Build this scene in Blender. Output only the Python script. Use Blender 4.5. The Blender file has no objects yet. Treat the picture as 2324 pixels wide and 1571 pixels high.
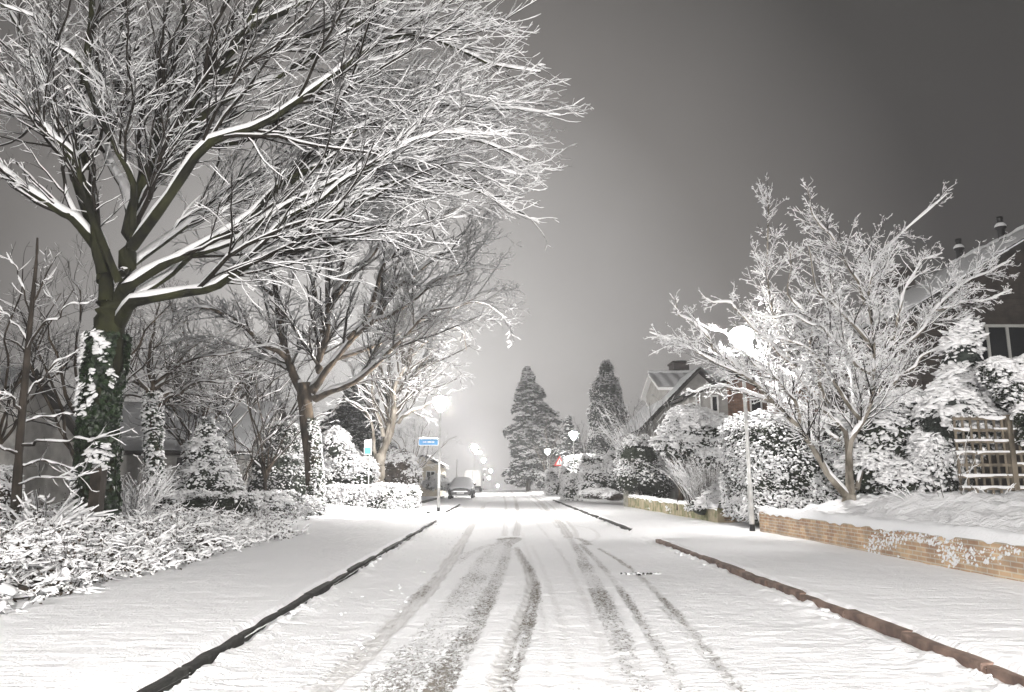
import bpy, math
import numpy as np
from math import radians, pi, sin, cos, atan, tan

rng = np.random.default_rng(11)
sc = bpy.context.scene
COL = sc.collection
U = rng.uniform
N = rng.normal

# ------------------------------------------------------------------ camera
F, CX, CY, HC = 1700., 1162., 785.5, 1.25
PITCH = atan((1092 - CY) / F)
YAW = atan(20 / F * cos(PITCH))
fw = np.array([sin(YAW) * cos(PITCH), cos(YAW) * cos(PITCH), sin(PITCH)])
rt = np.array([cos(YAW), -sin(YAW), 0.])
up = np.cross(rt, fw)
CAM = np.array([0, 0, HC])


def at(x, y, Y):
    d = fw + rt * (x - CX) / F + up * (CY - y) / F
    return CAM + d * (Y / d[1])


def gnd(x, y, z=0.):
    d = fw + rt * (x - CX) / F + up * (CY - y) / F
    return CAM + d * ((z - HC) / d[2])


cam = bpy.data.cameras.new('camera')
cam.lens = F / 2324 * 36
cam.sensor_width = 36
cam.clip_end = 2000
cam.clip_start = 0.05
co = bpy.data.objects.new('camera', cam)
co.location = CAM
co.rotation_euler = (pi / 2 + PITCH, 0, -YAW)
COL.objects.link(co)
sc.camera = co

# ------------------------------------------------------------------ helpers


def nrmz(v):
    return v / np.maximum(np.linalg.norm(v, axis=-1, keepdims=True), 1e-9)


def frac(a):
    return a - np.floor(a)


def vnoise(x, y, s=0.):
    x = np.asarray(x, float); y = np.asarray(y, float)
    ix, iy = np.floor(x), np.floor(y)
    fx, fy = x - ix, y - iy
    fx = fx * fx * (3 - 2 * fx); fy = fy * fy * (3 - 2 * fy)
    h = lambda a, b: frac(np.sin(a * 127.1 + b * 311.7 + s * 74.7) * 43758.5453)
    return (h(ix, iy) * (1 - fx) + h(ix + 1, iy) * fx) * (1 - fy) + (h(ix, iy + 1) * (1 - fx) + h(ix + 1, iy + 1) * fx) * fy


def fbm(x, y, s=0., o=3):
    return sum(vnoise(x * 2 ** k, y * 2 ** k, s + k) * .5 ** k for k in range(o)) / sum(.5 ** k for k in range(o))


def sstep(a, b, x):
    t = np.clip((x - a) / (b - a), 0, 1)
    return t * t * (3 - 2 * t)


class Geo:
    def __init__(s):
        s.V = []; s.Q = []; s.T = []; s.n = 0; s.P = []

    def raw(s, V, Q=None, T=None):
        V = np.asarray(V, float).reshape(-1, 3)
        if Q is not None and len(Q): s.Q.append(np.asarray(Q, int).reshape(-1, 4) + s.n)
        if T is not None and len(T): s.T.append(np.asarray(T, int).reshape(-1, 3) + s.n)
        s.V.append(V); s.n += len(V)
        return s

    def box(s, x0, x1, y0, y1, z0, z1, jit=0.):
        V = np.array([[x, y, z] for z in (z0, z1) for y in (y0, y1) for x in (x0, x1)], float)
        if jit: V += U(-jit, jit, V.shape)
        return s.raw(V, [[0, 2, 3, 1], [4, 5, 7, 6], [0, 1, 5, 4], [2, 6, 7, 3], [0, 4, 6, 2], [1, 3, 7, 5]])

    def bar(s, p0, p1, w, h):
        p0 = np.asarray(p0, float); p1 = np.asarray(p1, float)
        t = nrmz(p1 - p0)
        a = np.cross(t, [0, 0, 1.]); a = nrmz(a) if np.linalg.norm(a) > 1e-3 else np.array([1., 0, 0])
        b = np.cross(a, t)
        V = [p + a * w / 2 * i + b * h / 2 * j for p in (p0, p1) for j in (-1, 1) for i in (-1, 1)]
        return s.raw(V, [[0, 2, 3, 1], [4, 5, 7, 6], [0, 1, 5, 4], [2, 6, 7, 3], [0, 4, 6, 2], [1, 3, 7, 5]])

    def lathe(s, prof, n=16, c=(0, 0, 0)):
        prof = np.asarray(prof, float); k = len(prof)
        a = np.arange(n) * 2 * pi / n
        V = np.stack([prof[:, 0, None] * np.cos(a), prof[:, 0, None] * np.sin(a), np.repeat(prof[:, 1, None], n, 1)], -1).reshape(-1, 3) + np.asarray(c)
        i, j = np.meshgrid(np.arange(k - 1), np.arange(n), indexing='ij')
        Q = np.stack([i * n + j, i * n + (j + 1) % n, (i + 1) * n + (j + 1) % n, (i + 1) * n + j], -1)
        return s.raw(V, Q)

    def prism(s, poly, y0, y1, axis='y'):
        """poly: list of (a, z); extruded along y (a = x) or along x (a = y)"""
        n = len(poly)
        if axis == 'y': V = [(a, y0, z) for a, z in poly] + [(a, y1, z) for a, z in poly]
        else: V = [(y0, a, z) for a, z in poly] + [(y1, a, z) for a, z in poly]
        V = np.array(V, float)
        Q = [[i, (i + 1) % n, n + (i + 1) % n, n + i] for i in range(n)]
        T = [[0, i + 1, i] for i in range(1, n - 1)] + [[n, n + i, n + i + 1] for i in range(1, n - 1)]
        return s.raw(V, Q, T)

    def grid(s, V):
        a, b = V.shape[:2]
        i, j = np.meshgrid(np.arange(a - 1), np.arange(b - 1), indexing='ij')
        Q = np.stack([i * b + j, (i + 1) * b + j, (i + 1) * b + j + 1, i * b + j + 1], -1)
        return s.raw(V, Q)

    def build(s, name, mat, parent=None, smooth=True, attrs=None):
        V = np.concatenate(s.V) if s.V else np.zeros((0, 3))
        Q = np.concatenate(s.Q) if s.Q else np.zeros((0, 4), int)
        T = np.concatenate(s.T) if s.T else np.zeros((0, 3), int)
        if parent is not None: V = V - rootloc(parent)
        me = bpy.data.meshes.new(name)
        me.vertices.add(len(V)); me.vertices.foreach_set('co', V.astype(np.float32).ravel())
        L = np.concatenate([Q.ravel(), T.ravel()]).astype(np.int32)
        me.loops.add(len(L)); me.loops.foreach_set('vertex_index', L)
        st = np.concatenate([np.arange(len(Q)) * 4, len(Q) * 4 + np.arange(len(T)) * 3]).astype(np.int32)
        me.polygons.add(len(st)); me.polygons.foreach_set('loop_start', st)
        me.polygons.foreach_set('use_smooth', np.full(len(st), smooth, bool))
        me.update(calc_edges=True)
        if attrs:
            for k, v in attrs.items():
                a = me.attributes.new(k, 'FLOAT', 'POINT'); a.data.foreach_set('value', np.asarray(v, np.float32).ravel())
        if isinstance(mat, str): mat = M[mat]
        me.materials.append(mat)
        o = bpy.data.objects.new(name, me)
        COL.objects.link(o)
        if parent is not None: o.parent = parent
        return o


def rootloc(o):
    while o.parent is not None: o = o.parent
    return np.array(o.location)


def tag(o, label=None, cat=None, group=None, kind=None):
    if label: o['label'] = label
    if cat: o['category'] = cat
    if group: o['group'] = group
    if kind: o['kind'] = kind
    return o


def thing(name, label, cat, loc, group=None):
    o = bpy.data.objects.new(name, None)
    o.empty_display_size = .2
    o.location = loc
    COL.objects.link(o)
    return tag(o, label, cat, group)


def copy_tree(o, parent=None):
    c = o.copy(); COL.objects.link(c)
    if parent is not None: c.parent = parent
    for ch in list(o.children): copy_tree(ch, c)
    return c


# ------------------------------------------------------------------ materials
M = {}


def mat(name, col, rough=.7, col2=None, scale=4., detail=4., bump=0., bscale=None, spec=.3, metal=0., lo=.4, hi=.6, stretch=None, emit=None):
    m = bpy.data.materials.new(name); m.use_nodes = True
    nt = m.node_tree; b = nt.nodes['Principled BSDF']
    b.inputs['Base Color'].default_value = (*col, 1); b.inputs['Roughness'].default_value = rough
    b.inputs['Specular IOR Level'].default_value = spec; b.inputs['Metallic'].default_value = metal
    tc = nt.nodes.new('ShaderNodeTexCoord'); mp = nt.nodes.new('ShaderNodeMapping')
    nt.links.new(tc.outputs['Object'], mp.inputs[0])
    if stretch: mp.inputs['Scale'].default_value = stretch
    if col2:
        n = nt.nodes.new('ShaderNodeTexNoise'); n.inputs['Scale'].default_value = scale; n.inputs['Detail'].default_value = detail
        nt.links.new(mp.outputs[0], n.inputs['Vector'])
        r = nt.nodes.new('ShaderNodeValToRGB'); r.color_ramp.elements[0].position = lo; r.color_ramp.elements[1].position = hi
        r.color_ramp.elements[0].color = (*col, 1); r.color_ramp.elements[1].color = (*col2, 1)
        nt.links.new(n.outputs['Fac'], r.inputs[0]); nt.links.new(r.outputs[0], b.inputs['Base Color'])
    if bump:
        n = nt.nodes.new('ShaderNodeTexNoise'); n.inputs['Scale'].default_value = bscale or scale * 3; n.inputs['Detail'].default_value = 5
        nt.links.new(mp.outputs[0], n.inputs['Vector'])
        bp = nt.nodes.new('ShaderNodeBump'); bp.inputs['Strength'].default_value = bump; bp.inputs['Distance'].default_value = .03
        nt.links.new(n.outputs['Fac'], bp.inputs['Height']); nt.links.new(bp.outputs[0], b.inputs['Normal'])
    if emit:
        b.inputs['Emission Color'].default_value = (*emit[0], 1); b.inputs['Emission Strength'].default_value = emit[1]
    M[name] = m
    return m


SNOW = (.84, .85, .87)
mat('snow', SNOW, .75, bump=.35, scale=12, bscale=30, spec=.2)
mat('snow_twig', (.85, .85, .86), .8, spec=.1)
mat('bark_moss', (.010, .010, .007), .9, (.036, .038, .016), 3.0, 6, bump=.8, bscale=14, spec=.15, lo=.38, hi=.68, stretch=(1, 1, .45))
mat('bark_brown', (.024, .019, .014), .9, (.075, .057, .040), 4, 6, bump=.8, bscale=16, spec=.15, stretch=(1, 1, .4))
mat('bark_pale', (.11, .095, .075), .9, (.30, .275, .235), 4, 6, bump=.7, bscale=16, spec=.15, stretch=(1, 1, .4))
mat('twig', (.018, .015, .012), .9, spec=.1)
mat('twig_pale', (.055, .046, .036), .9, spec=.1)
mat('leaf', (.008, .012, .008), .7, (.022, .03, .016), 9, 2, spec=.3)
mat('leaf_ivy', (.006, .012, .006), .5, (.018, .036, .012), 9, 2, spec=.4)
mat('leaf_conifer', (.022, .028, .025), .8, (.05, .06, .052), 5, 2, spec=.2)
mat('leaf_brown', (.022, .018, .013), .8, (.06, .045, .032), 9, 2)
mat('kerb_dark', (.012, .012, .011), .85, (.03, .03, .026), 9, 4, bump=.4)
mat('kerb_red', (.10, .068, .056), .85, (.21, .145, .115), 5, 5, bump=.4)
mat('asphalt', (.04, .04, .04), .9, (.06, .06, .058), 20)
mat('concrete', (.30, .29, .26), .9, (.2, .2, .17), 6, 5, bump=.3)
mat('concrete_moss', (.34, .29, .20), .9, (.13, .14, .06), 4, 6, bump=.5, lo=.42, hi=.62)
mat('steel', (.62, .62, .61), .5, (.46, .46, .45), 5, 3, metal=.1)
mat('black', (.012, .012, .013), .5)
mat('plaster', (.42, .41, .39), .9, (.34, .33, .31), 3, 4, bump=.1)
mat('white_paint', (.78, .78, .77), .5)
mat('frame_white', (.42, .42, .40), .5)
mat('glass_dark', (.012, .014, .016), .08, spec=.6)
mat('soffit', (.03, .028, .026), .8)
mat('wood_grey', (.20, .17, .13), .85, (.10, .085, .065), 6, 5, bump=.3, stretch=(1, 1, .3))
mat('wood_dark', (.022, .018, .014), .9, (.045, .036, .028), 8, 4, stretch=(1, 1, .3))
mat('sign_blue', (.09, .33, .66), .4)
mat('sign_white', (.85, .85, .85), .4)
mat('sign_red', (.62, .04, .03), .4)
mat('car_paint', (.045, .047, .05), .3, spec=.6)
mat('dimmed_roof_snow', (.66, .67, .69), .85, bump=.3, scale=10, bscale=24, spec=.2)  # left house roofs only: their dim light is put into a darker snow colour
mat('rubber', (.015, .015, .015), .8)
mat('chrome', (.55, .55, .56), .25, metal=.9)
mat('lens', (.55, .57, .6), .1, spec=.8)
mat('cream', (.62, .56, .44), .9, (.5, .45, .36), 3)
mat('roof_tile', (.05, .045, .04), .85)


def snow_ground():
    m = bpy.data.materials.new('snow_ground'); m.use_nodes = True
    nt = m.node_tree; b = nt.nodes['Principled BSDF']; L = nt.links.new
    b.inputs['Roughness'].default_value = .75; b.inputs['Specular IOR Level'].default_value = .2
    tc = nt.nodes.new('ShaderNodeTexCoord')

    def noise(sx, sy, scale, det=4, rough=.6):
        mp = nt.nodes.new('ShaderNodeMapping'); mp.inputs['Scale'].default_value = (sx, sy, 1)
        L(tc.outputs['Object'], mp.inputs[0])
        n = nt.nodes.new('ShaderNodeTexNoise'); n.inputs['Scale'].default_value = scale; n.inputs['Detail'].default_value = det
        n.inputs['Roughness'].default_value = rough
        L(mp.outputs[0], n.inputs['Vector']); return n.outputs['Fac']
    rip = noise(.9, 5.5, 3.0, 3); grain = noise(1, 1, 45, 3)
    big = noise(1, 1, 7, 4)

    def math_(op, a, c):
        n = nt.nodes.new('ShaderNodeMath'); n.operation = op
        for k, v in enumerate((a, c)):
            if isinstance(v, (int, float)): n.inputs[k].default_value = v
            else: L(v, n.inputs[k])
        return n.outputs[0]
    patch = nt.nodes.new('ShaderNodeMapRange'); patch.inputs[1].default_value = .35; patch.inputs[2].default_value = .62; patch.inputs[3].default_value = .15; patch.inputs[4].default_value = 1.
    L(noise(1, .6, .8, 3), patch.inputs[0])
    h = math_('ADD', math_('MULTIPLY', math_('MULTIPLY', rip, .75), patch.outputs[0]), math_('ADD', math_('MULTIPLY', math_('MULTIPLY', grain, .36), patch.outputs[0]), math_('MULTIPLY', big, .5)))
    at_ = nt.nodes.new('ShaderNodeAttribute'); at_.attribute_name = 'slush'
    at2 = nt.nodes.new('ShaderNodeAttribute'); at2.attribute_name = 'speck'
    sp = noise(1, .6, 34, 5, .7)
    fine = noise(1, .55, 95, 3)
    mixn = math_('ADD', math_('MULTIPLY', sp, .65), math_('MULTIPLY', fine, .35))
    # speckle: thresholded lumps of bare slush where speck is high
    k = math_('ADD', mixn, math_('MULTIPLY', at2.outputs['Fac'], .30))
    r = nt.nodes.new('ShaderNodeMapRange'); r.inputs[1].default_value = .69; r.inputs[2].default_value = .82
    L(k, r.inputs[0])
    spm = math_('MULTIPLY', r.outputs[0], math_('MINIMUM', math_('MULTIPLY', at2.outputs['Fac'], 3.0), 1.0))
    fac = math_('MINIMUM', math_('ADD', spm, math_('MULTIPLY', at_.outputs['Fac'], math_('ADD', .55, math_('MULTIPLY', fine, .6)))), .96)
    mx = nt.nodes.new('ShaderNodeMix'); mx.data_type = 'RGBA'
    mx.inputs['A'].default_value = (.86, .865, .88, 1); mx.inputs['B'].default_value = (.19, .165, .13, 1)
    L(fac, mx.inputs['Factor']); L(mx.outputs['Result'], b.inputs['Base Color'])
    bp = nt.nodes.new('ShaderNodeBump'); bp.inputs['Strength'].default_value = 1.; bp.inputs['Distance'].default_value = .06
    L(math_('SUBTRACT', h, math_('MULTIPLY', fac, .35)), bp.inputs['Height']); L(bp.outputs[0], b.inputs['Normal'])
    M['snow_ground'] = m


snow_ground()


def brick_mat(name, c1, c2, mortar, snowy=0.):
    m = bpy.data.materials.new(name); m.use_nodes = True
    nt = m.node_tree; b = nt.nodes['Principled BSDF']; L = nt.links.new
    b.inputs['Roughness'].default_value = .9; b.inputs['Specular IOR Level'].default_value = .15
    tc = nt.nodes.new('ShaderNodeTexCoord'); sep = nt.nodes.new('ShaderNodeSeparateXYZ'); cb = nt.nodes.new('ShaderNodeCombineXYZ')
    L(tc.outputs['Object'], sep.inputs[0])
    ad = nt.nodes.new('ShaderNodeMath'); ad.operation = 'ADD'; L(sep.outputs[0], ad.inputs[0]); L(sep.outputs[1], ad.inputs[1])
    L(ad.outputs[0], cb.inputs[0]); L(sep.outputs[2], cb.inputs[1])
    br = nt.nodes.new('ShaderNodeTexBrick'); br.inputs['Scale'].default_value = 1.
    br.inputs['Brick Width'].default_value = .22; br.inputs['Row Height'].default_value = .062; br.inputs['Mortar Size'].default_value = .009
    br.inputs['Color1'].default_value = (*c1, 1); br.inputs['Color2'].default_value = (*c2, 1); br.inputs['Mortar'].default_value = (*mortar, 1)
    L(cb.outputs[0], br.inputs['Vector'])
    n = nt.nodes.new('ShaderNodeTexNoise'); n.inputs['Scale'].default_value = 3.5; n.inputs['Detail'].default_value = 6
    L(tc.outputs['Object'], n.inputs['Vector'])
    mx = nt.nodes.new('ShaderNodeMix'); mx.data_type = 'RGBA'; mx.blend_type = 'MULTIPLY'; mx.inputs['Factor'].default_value = .45
    rp = nt.nodes.new('ShaderNodeValToRGB'); rp.color_ramp.elements[0].color = (.38, .34, .33, 1); rp.color_ramp.elements[1].color = (1.3, 1.22, 1.05, 1)
    rp.color_ramp.elements[0].position = .35; rp.color_ramp.elements[1].position = .65
    L(n.outputs['Fac'], rp.inputs[0]); L(br.outputs['Color'], mx.inputs['A']); L(rp.outputs[0], mx.inputs['B'])
    L(mx.outputs['Result'], b.inputs['Base Color'])
    bp = nt.nodes.new('ShaderNodeBump'); bp.inputs['Strength'].default_value = .6; bp.inputs['Distance'].default_value = .01
    bp.invert = True
    L(br.outputs['Fac'], bp.inputs['Height']); L(bp.outputs[0], b.inputs['Normal'])
    M[name] = m


brick_mat('brick_orange', (.60, .45, .31), (.45, .29, .20), (.62, .57, .48))
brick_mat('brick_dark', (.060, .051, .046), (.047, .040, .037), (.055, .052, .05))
brick_mat('brick_red', (.24, .12, .08), (.19, .095, .065), (.22, .19, .16))


def glow(name, strength, col=(1., .965, .93)):
    m = bpy.data.materials.new(name); m.use_nodes = True
    nt = m.node_tree; nt.nodes.remove(nt.nodes['Principled BSDF'])
    e = nt.nodes.new('ShaderNodeEmission'); e.inputs['Color'].default_value = (*col, 1)
    e.inputs['Strength'].default_value = strength
    nt.links.new(e.outputs[0], nt.nodes['Material Output'].inputs['Surface'])
    M[name] = m


LAMP = 1000.
glow('lamp_glow', LAMP)

# ------------------------------------------------------------------ branches


def smooth_line(pts, k, wob=0.):
    pts = np.asarray(pts, float)
    P = np.vstack([2 * pts[0] - pts[1], pts, 2 * pts[-1] - pts[-2]])
    n = len(pts)
    t = np.linspace(0, n - 1 - 1e-6, k); i = t.astype(int); f = (t - i)[:, None]
    p0, p1, p2, p3 = P[i], P[i + 1], P[i + 2], P[i + 3]
    R = .5 * ((2 * p1) + (-p0 + p2) * f + (2 * p0 - 5 * p1 + 4 * p2 - p3) * f ** 2 + (-p0 + 3 * p1 - 3 * p2 + p3) * f ** 3)
    if wob: R[1:-1] += N(0, wob, (k - 2, 3))
    return R


def frames(P):
    t = nrmz(np.gradient(P, axis=1))
    s = np.cross(t, np.array([0, 0, 1.]))
    ln = np.linalg.norm(s, axis=-1, keepdims=True)
    s = np.where(ln > .05, s / np.maximum(ln, 1e-6), np.array([1., 0, 0]))
    n = np.cross(s, t)
    return t, nrmz(s), nrmz(n)


def tubes(g, P, R, s=4):
    if len(P) == 0: return
    Nn, k = R.shape
    t, sd, nn = frames(P)
    a = np.arange(s) * 2 * pi / s
    V = P[:, :, None] + R[:, :, None, None] * (np.cos(a)[:, None] * sd[:, :, None] + np.sin(a)[:, None] * nn[:, :, None])
    i, j, q = np.meshgrid(np.arange(Nn), np.arange(k - 1), np.arange(s), indexing='ij')
    b = (i * k + j) * s
    Q = np.stack([b + q, b + (q + 1) % s, b + s + (q + 1) % s, b + s + q], -1)
    g.raw(V, Q)


def snow_on(g, P, R, ws=.004, hs=.012, lim=(.2, .6), na=5, wf=1., hf=.55, keep=1., lump=.35):
    if len(P) == 0: return
    if keep < 1:
        m = U(0, 1, len(P)) < keep; P = P[m]; R = R[m]
        if len(P) == 0: return
    Nn, k = R.shape
    t, sd, nn = frames(P)
    hz = np.sqrt(np.maximum(0, 1 - t[..., 2] ** 2))
    f = sstep(lim[0], lim[1], hz) * U(1 - lump, 1 + lump, R.shape)
    w = (R * wf + ws) * np.minimum(f, 1.05)
    h = (R * hf + hs) * f
    h[:, -1] *= .5; w[:, -1] *= .6; h[:, 0] *= .25; w[:, 0] *= .55
    a = np.linspace(radians(-32), radians(212), na)
    V = P[:, :, None] + (np.cos(a)[:, None] * w[:, :, None, None]) * sd[:, :, None] + ((R * .55)[:, :, None, None] + np.sin(a)[:, None] * h[:, :, None, None]) * nn[:, :, None]
    i, j, q = np.meshgrid(np.arange(Nn), np.arange(k - 1), np.arange(na - 1), indexing='ij')
    b = (i * k + j) * na
    Q = np.stack([b + q, b + q + 1, b + na + q + 1, b + na + q], -1)
    ok = ((f[:, :-1] + f[:, 1:]) > .12)[:, :, None].repeat(na - 1, 2)
    g.raw(V, Q[ok])


def grow(P, R, dens, t0=.15, t1=1., ang=(30, 60), lf=.5, k=5, rf=.6, wob=.12, trop=(0, 0, .1), lmin=.1, lmax=9., bias=None, rmin=.003, flat=0., tf=.65):
    """children of every branch in (P, R): dens per metre of parent"""
    Nn, kk = R.shape
    Ls = np.linalg.norm(np.diff(P, axis=1), axis=-1).sum(1)
    cnt = rng.poisson(np.maximum(dens * Ls * (t1 - t0), .0))
    idx = np.repeat(np.arange(Nn), cnt)
    n = len(idx)
    if n == 0: return np.zeros((0, k, 3)), np.zeros((0, k))
    t = U(t0, t1, n)
    s = t * (kk - 1); i = np.minimum(s.astype(int), kk - 2); f = (s - i)[:, None]
    pos = P[idx, i] * (1 - f) + P[idx, i + 1] * f
    tan_ = nrmz(P[idx, i + 1] - P[idx, i])
    rad = R[idx, i] * (1 - f[:, 0]) + R[idx, i + 1] * f[:, 0]
    q = N(0, 1, (n, 3))
    if flat: q[:, 2] *= (1 - flat)
    perp = nrmz(q - (q * tan_).sum(1, keepdims=True) * tan_)
    a = np.radians(U(ang[0], ang[1], n))[:, None]
    d = tan_ * np.cos(a) + perp * np.sin(a)
    if bias is not None: d = d + np.asarray(bias)
    d = nrmz(d)
    ln = np.clip(Ls[idx] * lf * (1 - tf * t) * U(.55, 1.3, n), lmin, lmax)
    r0 = np.maximum(np.minimum(rad * rf * U(.7, 1.1, n), ln * .035), rmin)
    out = np.zeros((n, k, 3)); out[:, 0] = pos
    st = (ln / (k - 1))[:, None]
    tr = np.asarray(trop)
    for j in range(1, k):
        out[:, j] = out[:, j - 1] + d * st
        d = nrmz(d + N(0, wob, (n, 3)) + tr)
    rr = r0[:, None] * np.linspace(1, .35, k)
    return out, np.maximum(rr, rmin * .6)


BT = None


def blob_tpl():
    rings = [(.78, -.18), (1., .18), (.66, .62)]
    ns = 6
    V = [(r * cos(a * 2 * pi / ns + q * .5), r * sin(a * 2 * pi / ns + q * .5), z) for q, (r, z) in enumerate(rings) for a in range(ns)] + [(0, 0, .84)]
    Q = [[q * ns + a, q * ns + (a + 1) % ns, (q + 1) * ns + (a + 1) % ns, (q + 1) * ns + a] for q in range(2) for a in range(ns)]
    T = [[12 + a, 12 + (a + 1) % ns, 18] for a in range(ns)]
    return np.array(V), np.array(Q), np.array(T)


BV, BQ, BTt = blob_tpl()


def blobs(g, pos, size, nor=None, elong=1.6, hgt=.7, upw=1.2):
    n = len(pos)
    if n == 0: return
    size = np.broadcast_to(size, (n,)).astype(float)
    z = np.tile([0, 0, upw], (n, 1)) + (nor if nor is not None else 0) + N(0, .38, (n, 3))
    z = nrmz(z)
    q = N(0, 1, (n, 3)); x = nrmz(q - (q * z).sum(1, keepdims=True) * z); y = np.cross(z, x)
    sx = size * U(.8, elong, n); sy = size * U(.6, 1., n); sz = size * hgt * U(.6, 1.1, n)
    T = BV[None] * np.stack([sx, sy, sz], -1)[:, None] * U(.78, 1.22, (n, len(BV), 1))
    V = pos[:, None] + T[..., :1] * x[:, None] + T[..., 1:2] * y[:, None] + T[..., 2:3] * z[:, None]
    o = (np.arange(n) * len(BV))[:, None, None]
    g.raw(V, (BQ[None] + o).reshape(-1, 4), (BTt[None] + o).reshape(-1, 3))


def leaves(g, pos, size, nor=None, spread=.8, droop=0., asp=.55):
    n = len(pos)
    if n == 0: return
    size = np.broadcast_to(size, (n,)) * U(.6, 1.3, n)
    z = nrmz((nor if nor is not None else np.array([0, 0, 1.])) + N(0, spread, (n, 3)))
    q = N(0, 1, (n, 3)); q[:, 2] -= droop
    x = nrmz(q - (q * z).sum(1, keepdims=True) * z); y = np.cross(z, x)
    a = (size / 2)[:, None]
    V = np.stack([pos - x * a, pos + y * a * asp + z * a * .12, pos + x * a, pos - y * a * asp + z * a * .12], 1)
    g.raw(V, np.arange(n * 4).reshape(-1, 4))


def ell_pts(ells, n, shell=.18):
    """points near the outside of a union of ellipsoids (cx,cy,cz,rx,ry,rz) and outward normals"""
    E = np.array(ells, float)
    w = (E[:, 3] * E[:, 4] + E[:, 4] * E[:, 5] + E[:, 3] * E[:, 5])
    i = rng.choice(len(E), n * 2, p=w / w.sum())
    d = nrmz(N(0, 1, (n * 2, 3)))
    rr = 1 - np.abs(N(0, shell, n * 2))
    lump = 1 + .16 * (vnoise(d[:, 0] * 3 + i, d[:, 2] * 3 + d[:, 1] * 2, 3) - .5) * 2
    p = E[i, :3] + d * E[i, 3:] * (rr * lump)[:, None]
    inside = np.zeros(n * 2, bool)
    for k, e in enumerate(E):
        q = (((p - e[:3]) / e[3:]) ** 2).sum(1) < .6
        inside |= q & (i != k)
    p = p[~inside]; nn = nrmz(d / E[i, 3:])[~inside]
    return p[:n], nn[:n]


def core_mesh(g, ells, f=.8):
    for e in ells:
        a = np.linspace(0, 2 * pi, 13); b = np.linspace(-pi / 2, pi / 2, 8)
        A, B = np.meshgrid(a, b)
        V = np.stack([np.cos(A) * np.cos(B), np.sin(A) * np.cos(B), np.sin(B)], -1)
        V = V * np.array(e[3:]) * f * (1 + .12 * (vnoise(A * 2, B * 3, e[0]) - .5))[..., None] + np.array(e[:3])
        V[:, -1] = V[:, 0]
        g.grid(V)


def bush(name, label, cat, ells, nl, nb, lsize=.09, bsize=.07, leafmat='leaf', root=None, zmin=None, upbias=.15, stems=None, group=None, core=.78, elong=1.6, hgt=.7, leafdroop=0., face=None):
    E = np.array(ells, float)
    if root is None: root = (E[:, 0].mean(), E[:, 1].mean(), (E[:, 2] - E[:, 5]).min())
    t = thing(name, label, cat, root, group)
    g = Geo()
    p, n = ell_pts(ells, nl)
    if zmin is not None: k = p[:, 2] > zmin; p, n = p[k], n[k]
    leaves(g, p, lsize * .85, n, .8, leafdroop)
    if core: core_mesh(g, [e if zmin is None or e[2] - e[5] * core > zmin else (*e[:5], e[5]) for e in ells], core)
    fo = g.build('foliage', leafmat, t, smooth=False)
    g = Geo()
    near = 1.9 if E[:, 1].mean() < 42 else 1.
    p, n = ell_pts(ells, int(nb * 2.1 * near), .12)
    pr = np.clip(n[:, 2] * .9 + upbias + .45, .05, 1)
    cl = .5 * fbm(p[:, 0] * .55 / lsize ** .5, p[:, 2] * .8 / lsize ** .5, 7, 3) + .5 * fbm(p[:, 1] * .55 / lsize ** .5 + 9, p[:, 2] * .8 / lsize ** .5, 8, 3)
    k = U(0, 1, len(p)) < pr * sstep(.32, .56, cl)
    if zmin is not None: k &= p[:, 2] > zmin
    p, n = p[k], n[k]
    sz = bsize * (.66 if near > 1 else 1) * (.28 + 1.15 * U(0, 1, len(p)) ** 1.7)
    blobs(g, p + n * lsize * U(-.2, .5, len(p))[:, None] + np.array([0, 0, lsize * .2]), sz, n * .6, elong, hgt)
    kk = (n[:, 2] > .15) & (U(0, 1, len(p)) < .10)
    blobs(g, p[kk] + np.array([0, 0, lsize * .15]), bsize * (1.35 if near > 1 else 1.6) * U(.7, 1.5, kk.sum()), n[kk] * .4, 1.9, .42)
    g.build('snow_cover', 'snow_twig', t)
    if stems is not None:
        g = Geo()
        for pts, r0, r1 in stems:
            P = smooth_line(pts, 8)[None]; tubes(g, P, np.linspace(r0, r1, 8)[None], 7)
        g.build('stem', 'bark_brown', t)
    return t


def box_pts(b, n, jit=.05, faces='tsnwe'):
    x0, x1, y0, y1, z0, z1 = b
    A = {'t': (x1 - x0) * (y1 - y0), 's': (x1 - x0) * (z1 - z0), 'n': (x1 - x0) * (z1 - z0), 'w': (y1 - y0) * (z1 - z0), 'e': (y1 - y0) * (z1 - z0)}
    P = []; Nn = []
    tot = sum(A[f] for f in faces)
    for f in faces:
        k = int(n * A[f] / tot) + 1
        x = U(x0, x1, k); y = U(y0, y1, k); z = U(z0, z1, k)
        nr = np.zeros((k, 3))
        if f == 't': z[:] = z1; nr[:, 2] = 1
        if f == 's': y[:] = y0; nr[:, 1] = -1
        if f == 'n': y[:] = y1; nr[:, 1] = 1
        if f == 'w': x[:] = x0; nr[:, 0] = -1
        if f == 'e': x[:] = x1; nr[:, 0] = 1
        p = np.stack([x, y, z], -1)
        p += nr * (jit * 2.2 * (vnoise(p[:, 0] * 1.7 + p[:, 1], p[:, 2] * 1.7 + p[:, 1] * .5, 5) - .5)[:, None] * 2)
        # rounded edges
        c = np.array([(x0 + x1) / 2, (y0 + y1) / 2, (z0 + z1) / 2]); hsz = np.array([(x1 - x0) / 2, (y1 - y0) / 2, (z1 - z0) / 2])
        q = (p - c); e = np.maximum(np.abs(q) - (hsz - .18), 0) / .18
        s = np.sort(e, 1)[:, 1]
        p -= np.sign(q) * (e > 0) * (.09 * s[:, None] ** 2)
        p += N(0, jit, p.shape)
        P.append(p); Nn.append(nr)
    return np.concatenate(P), np.concatenate(Nn)


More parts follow.
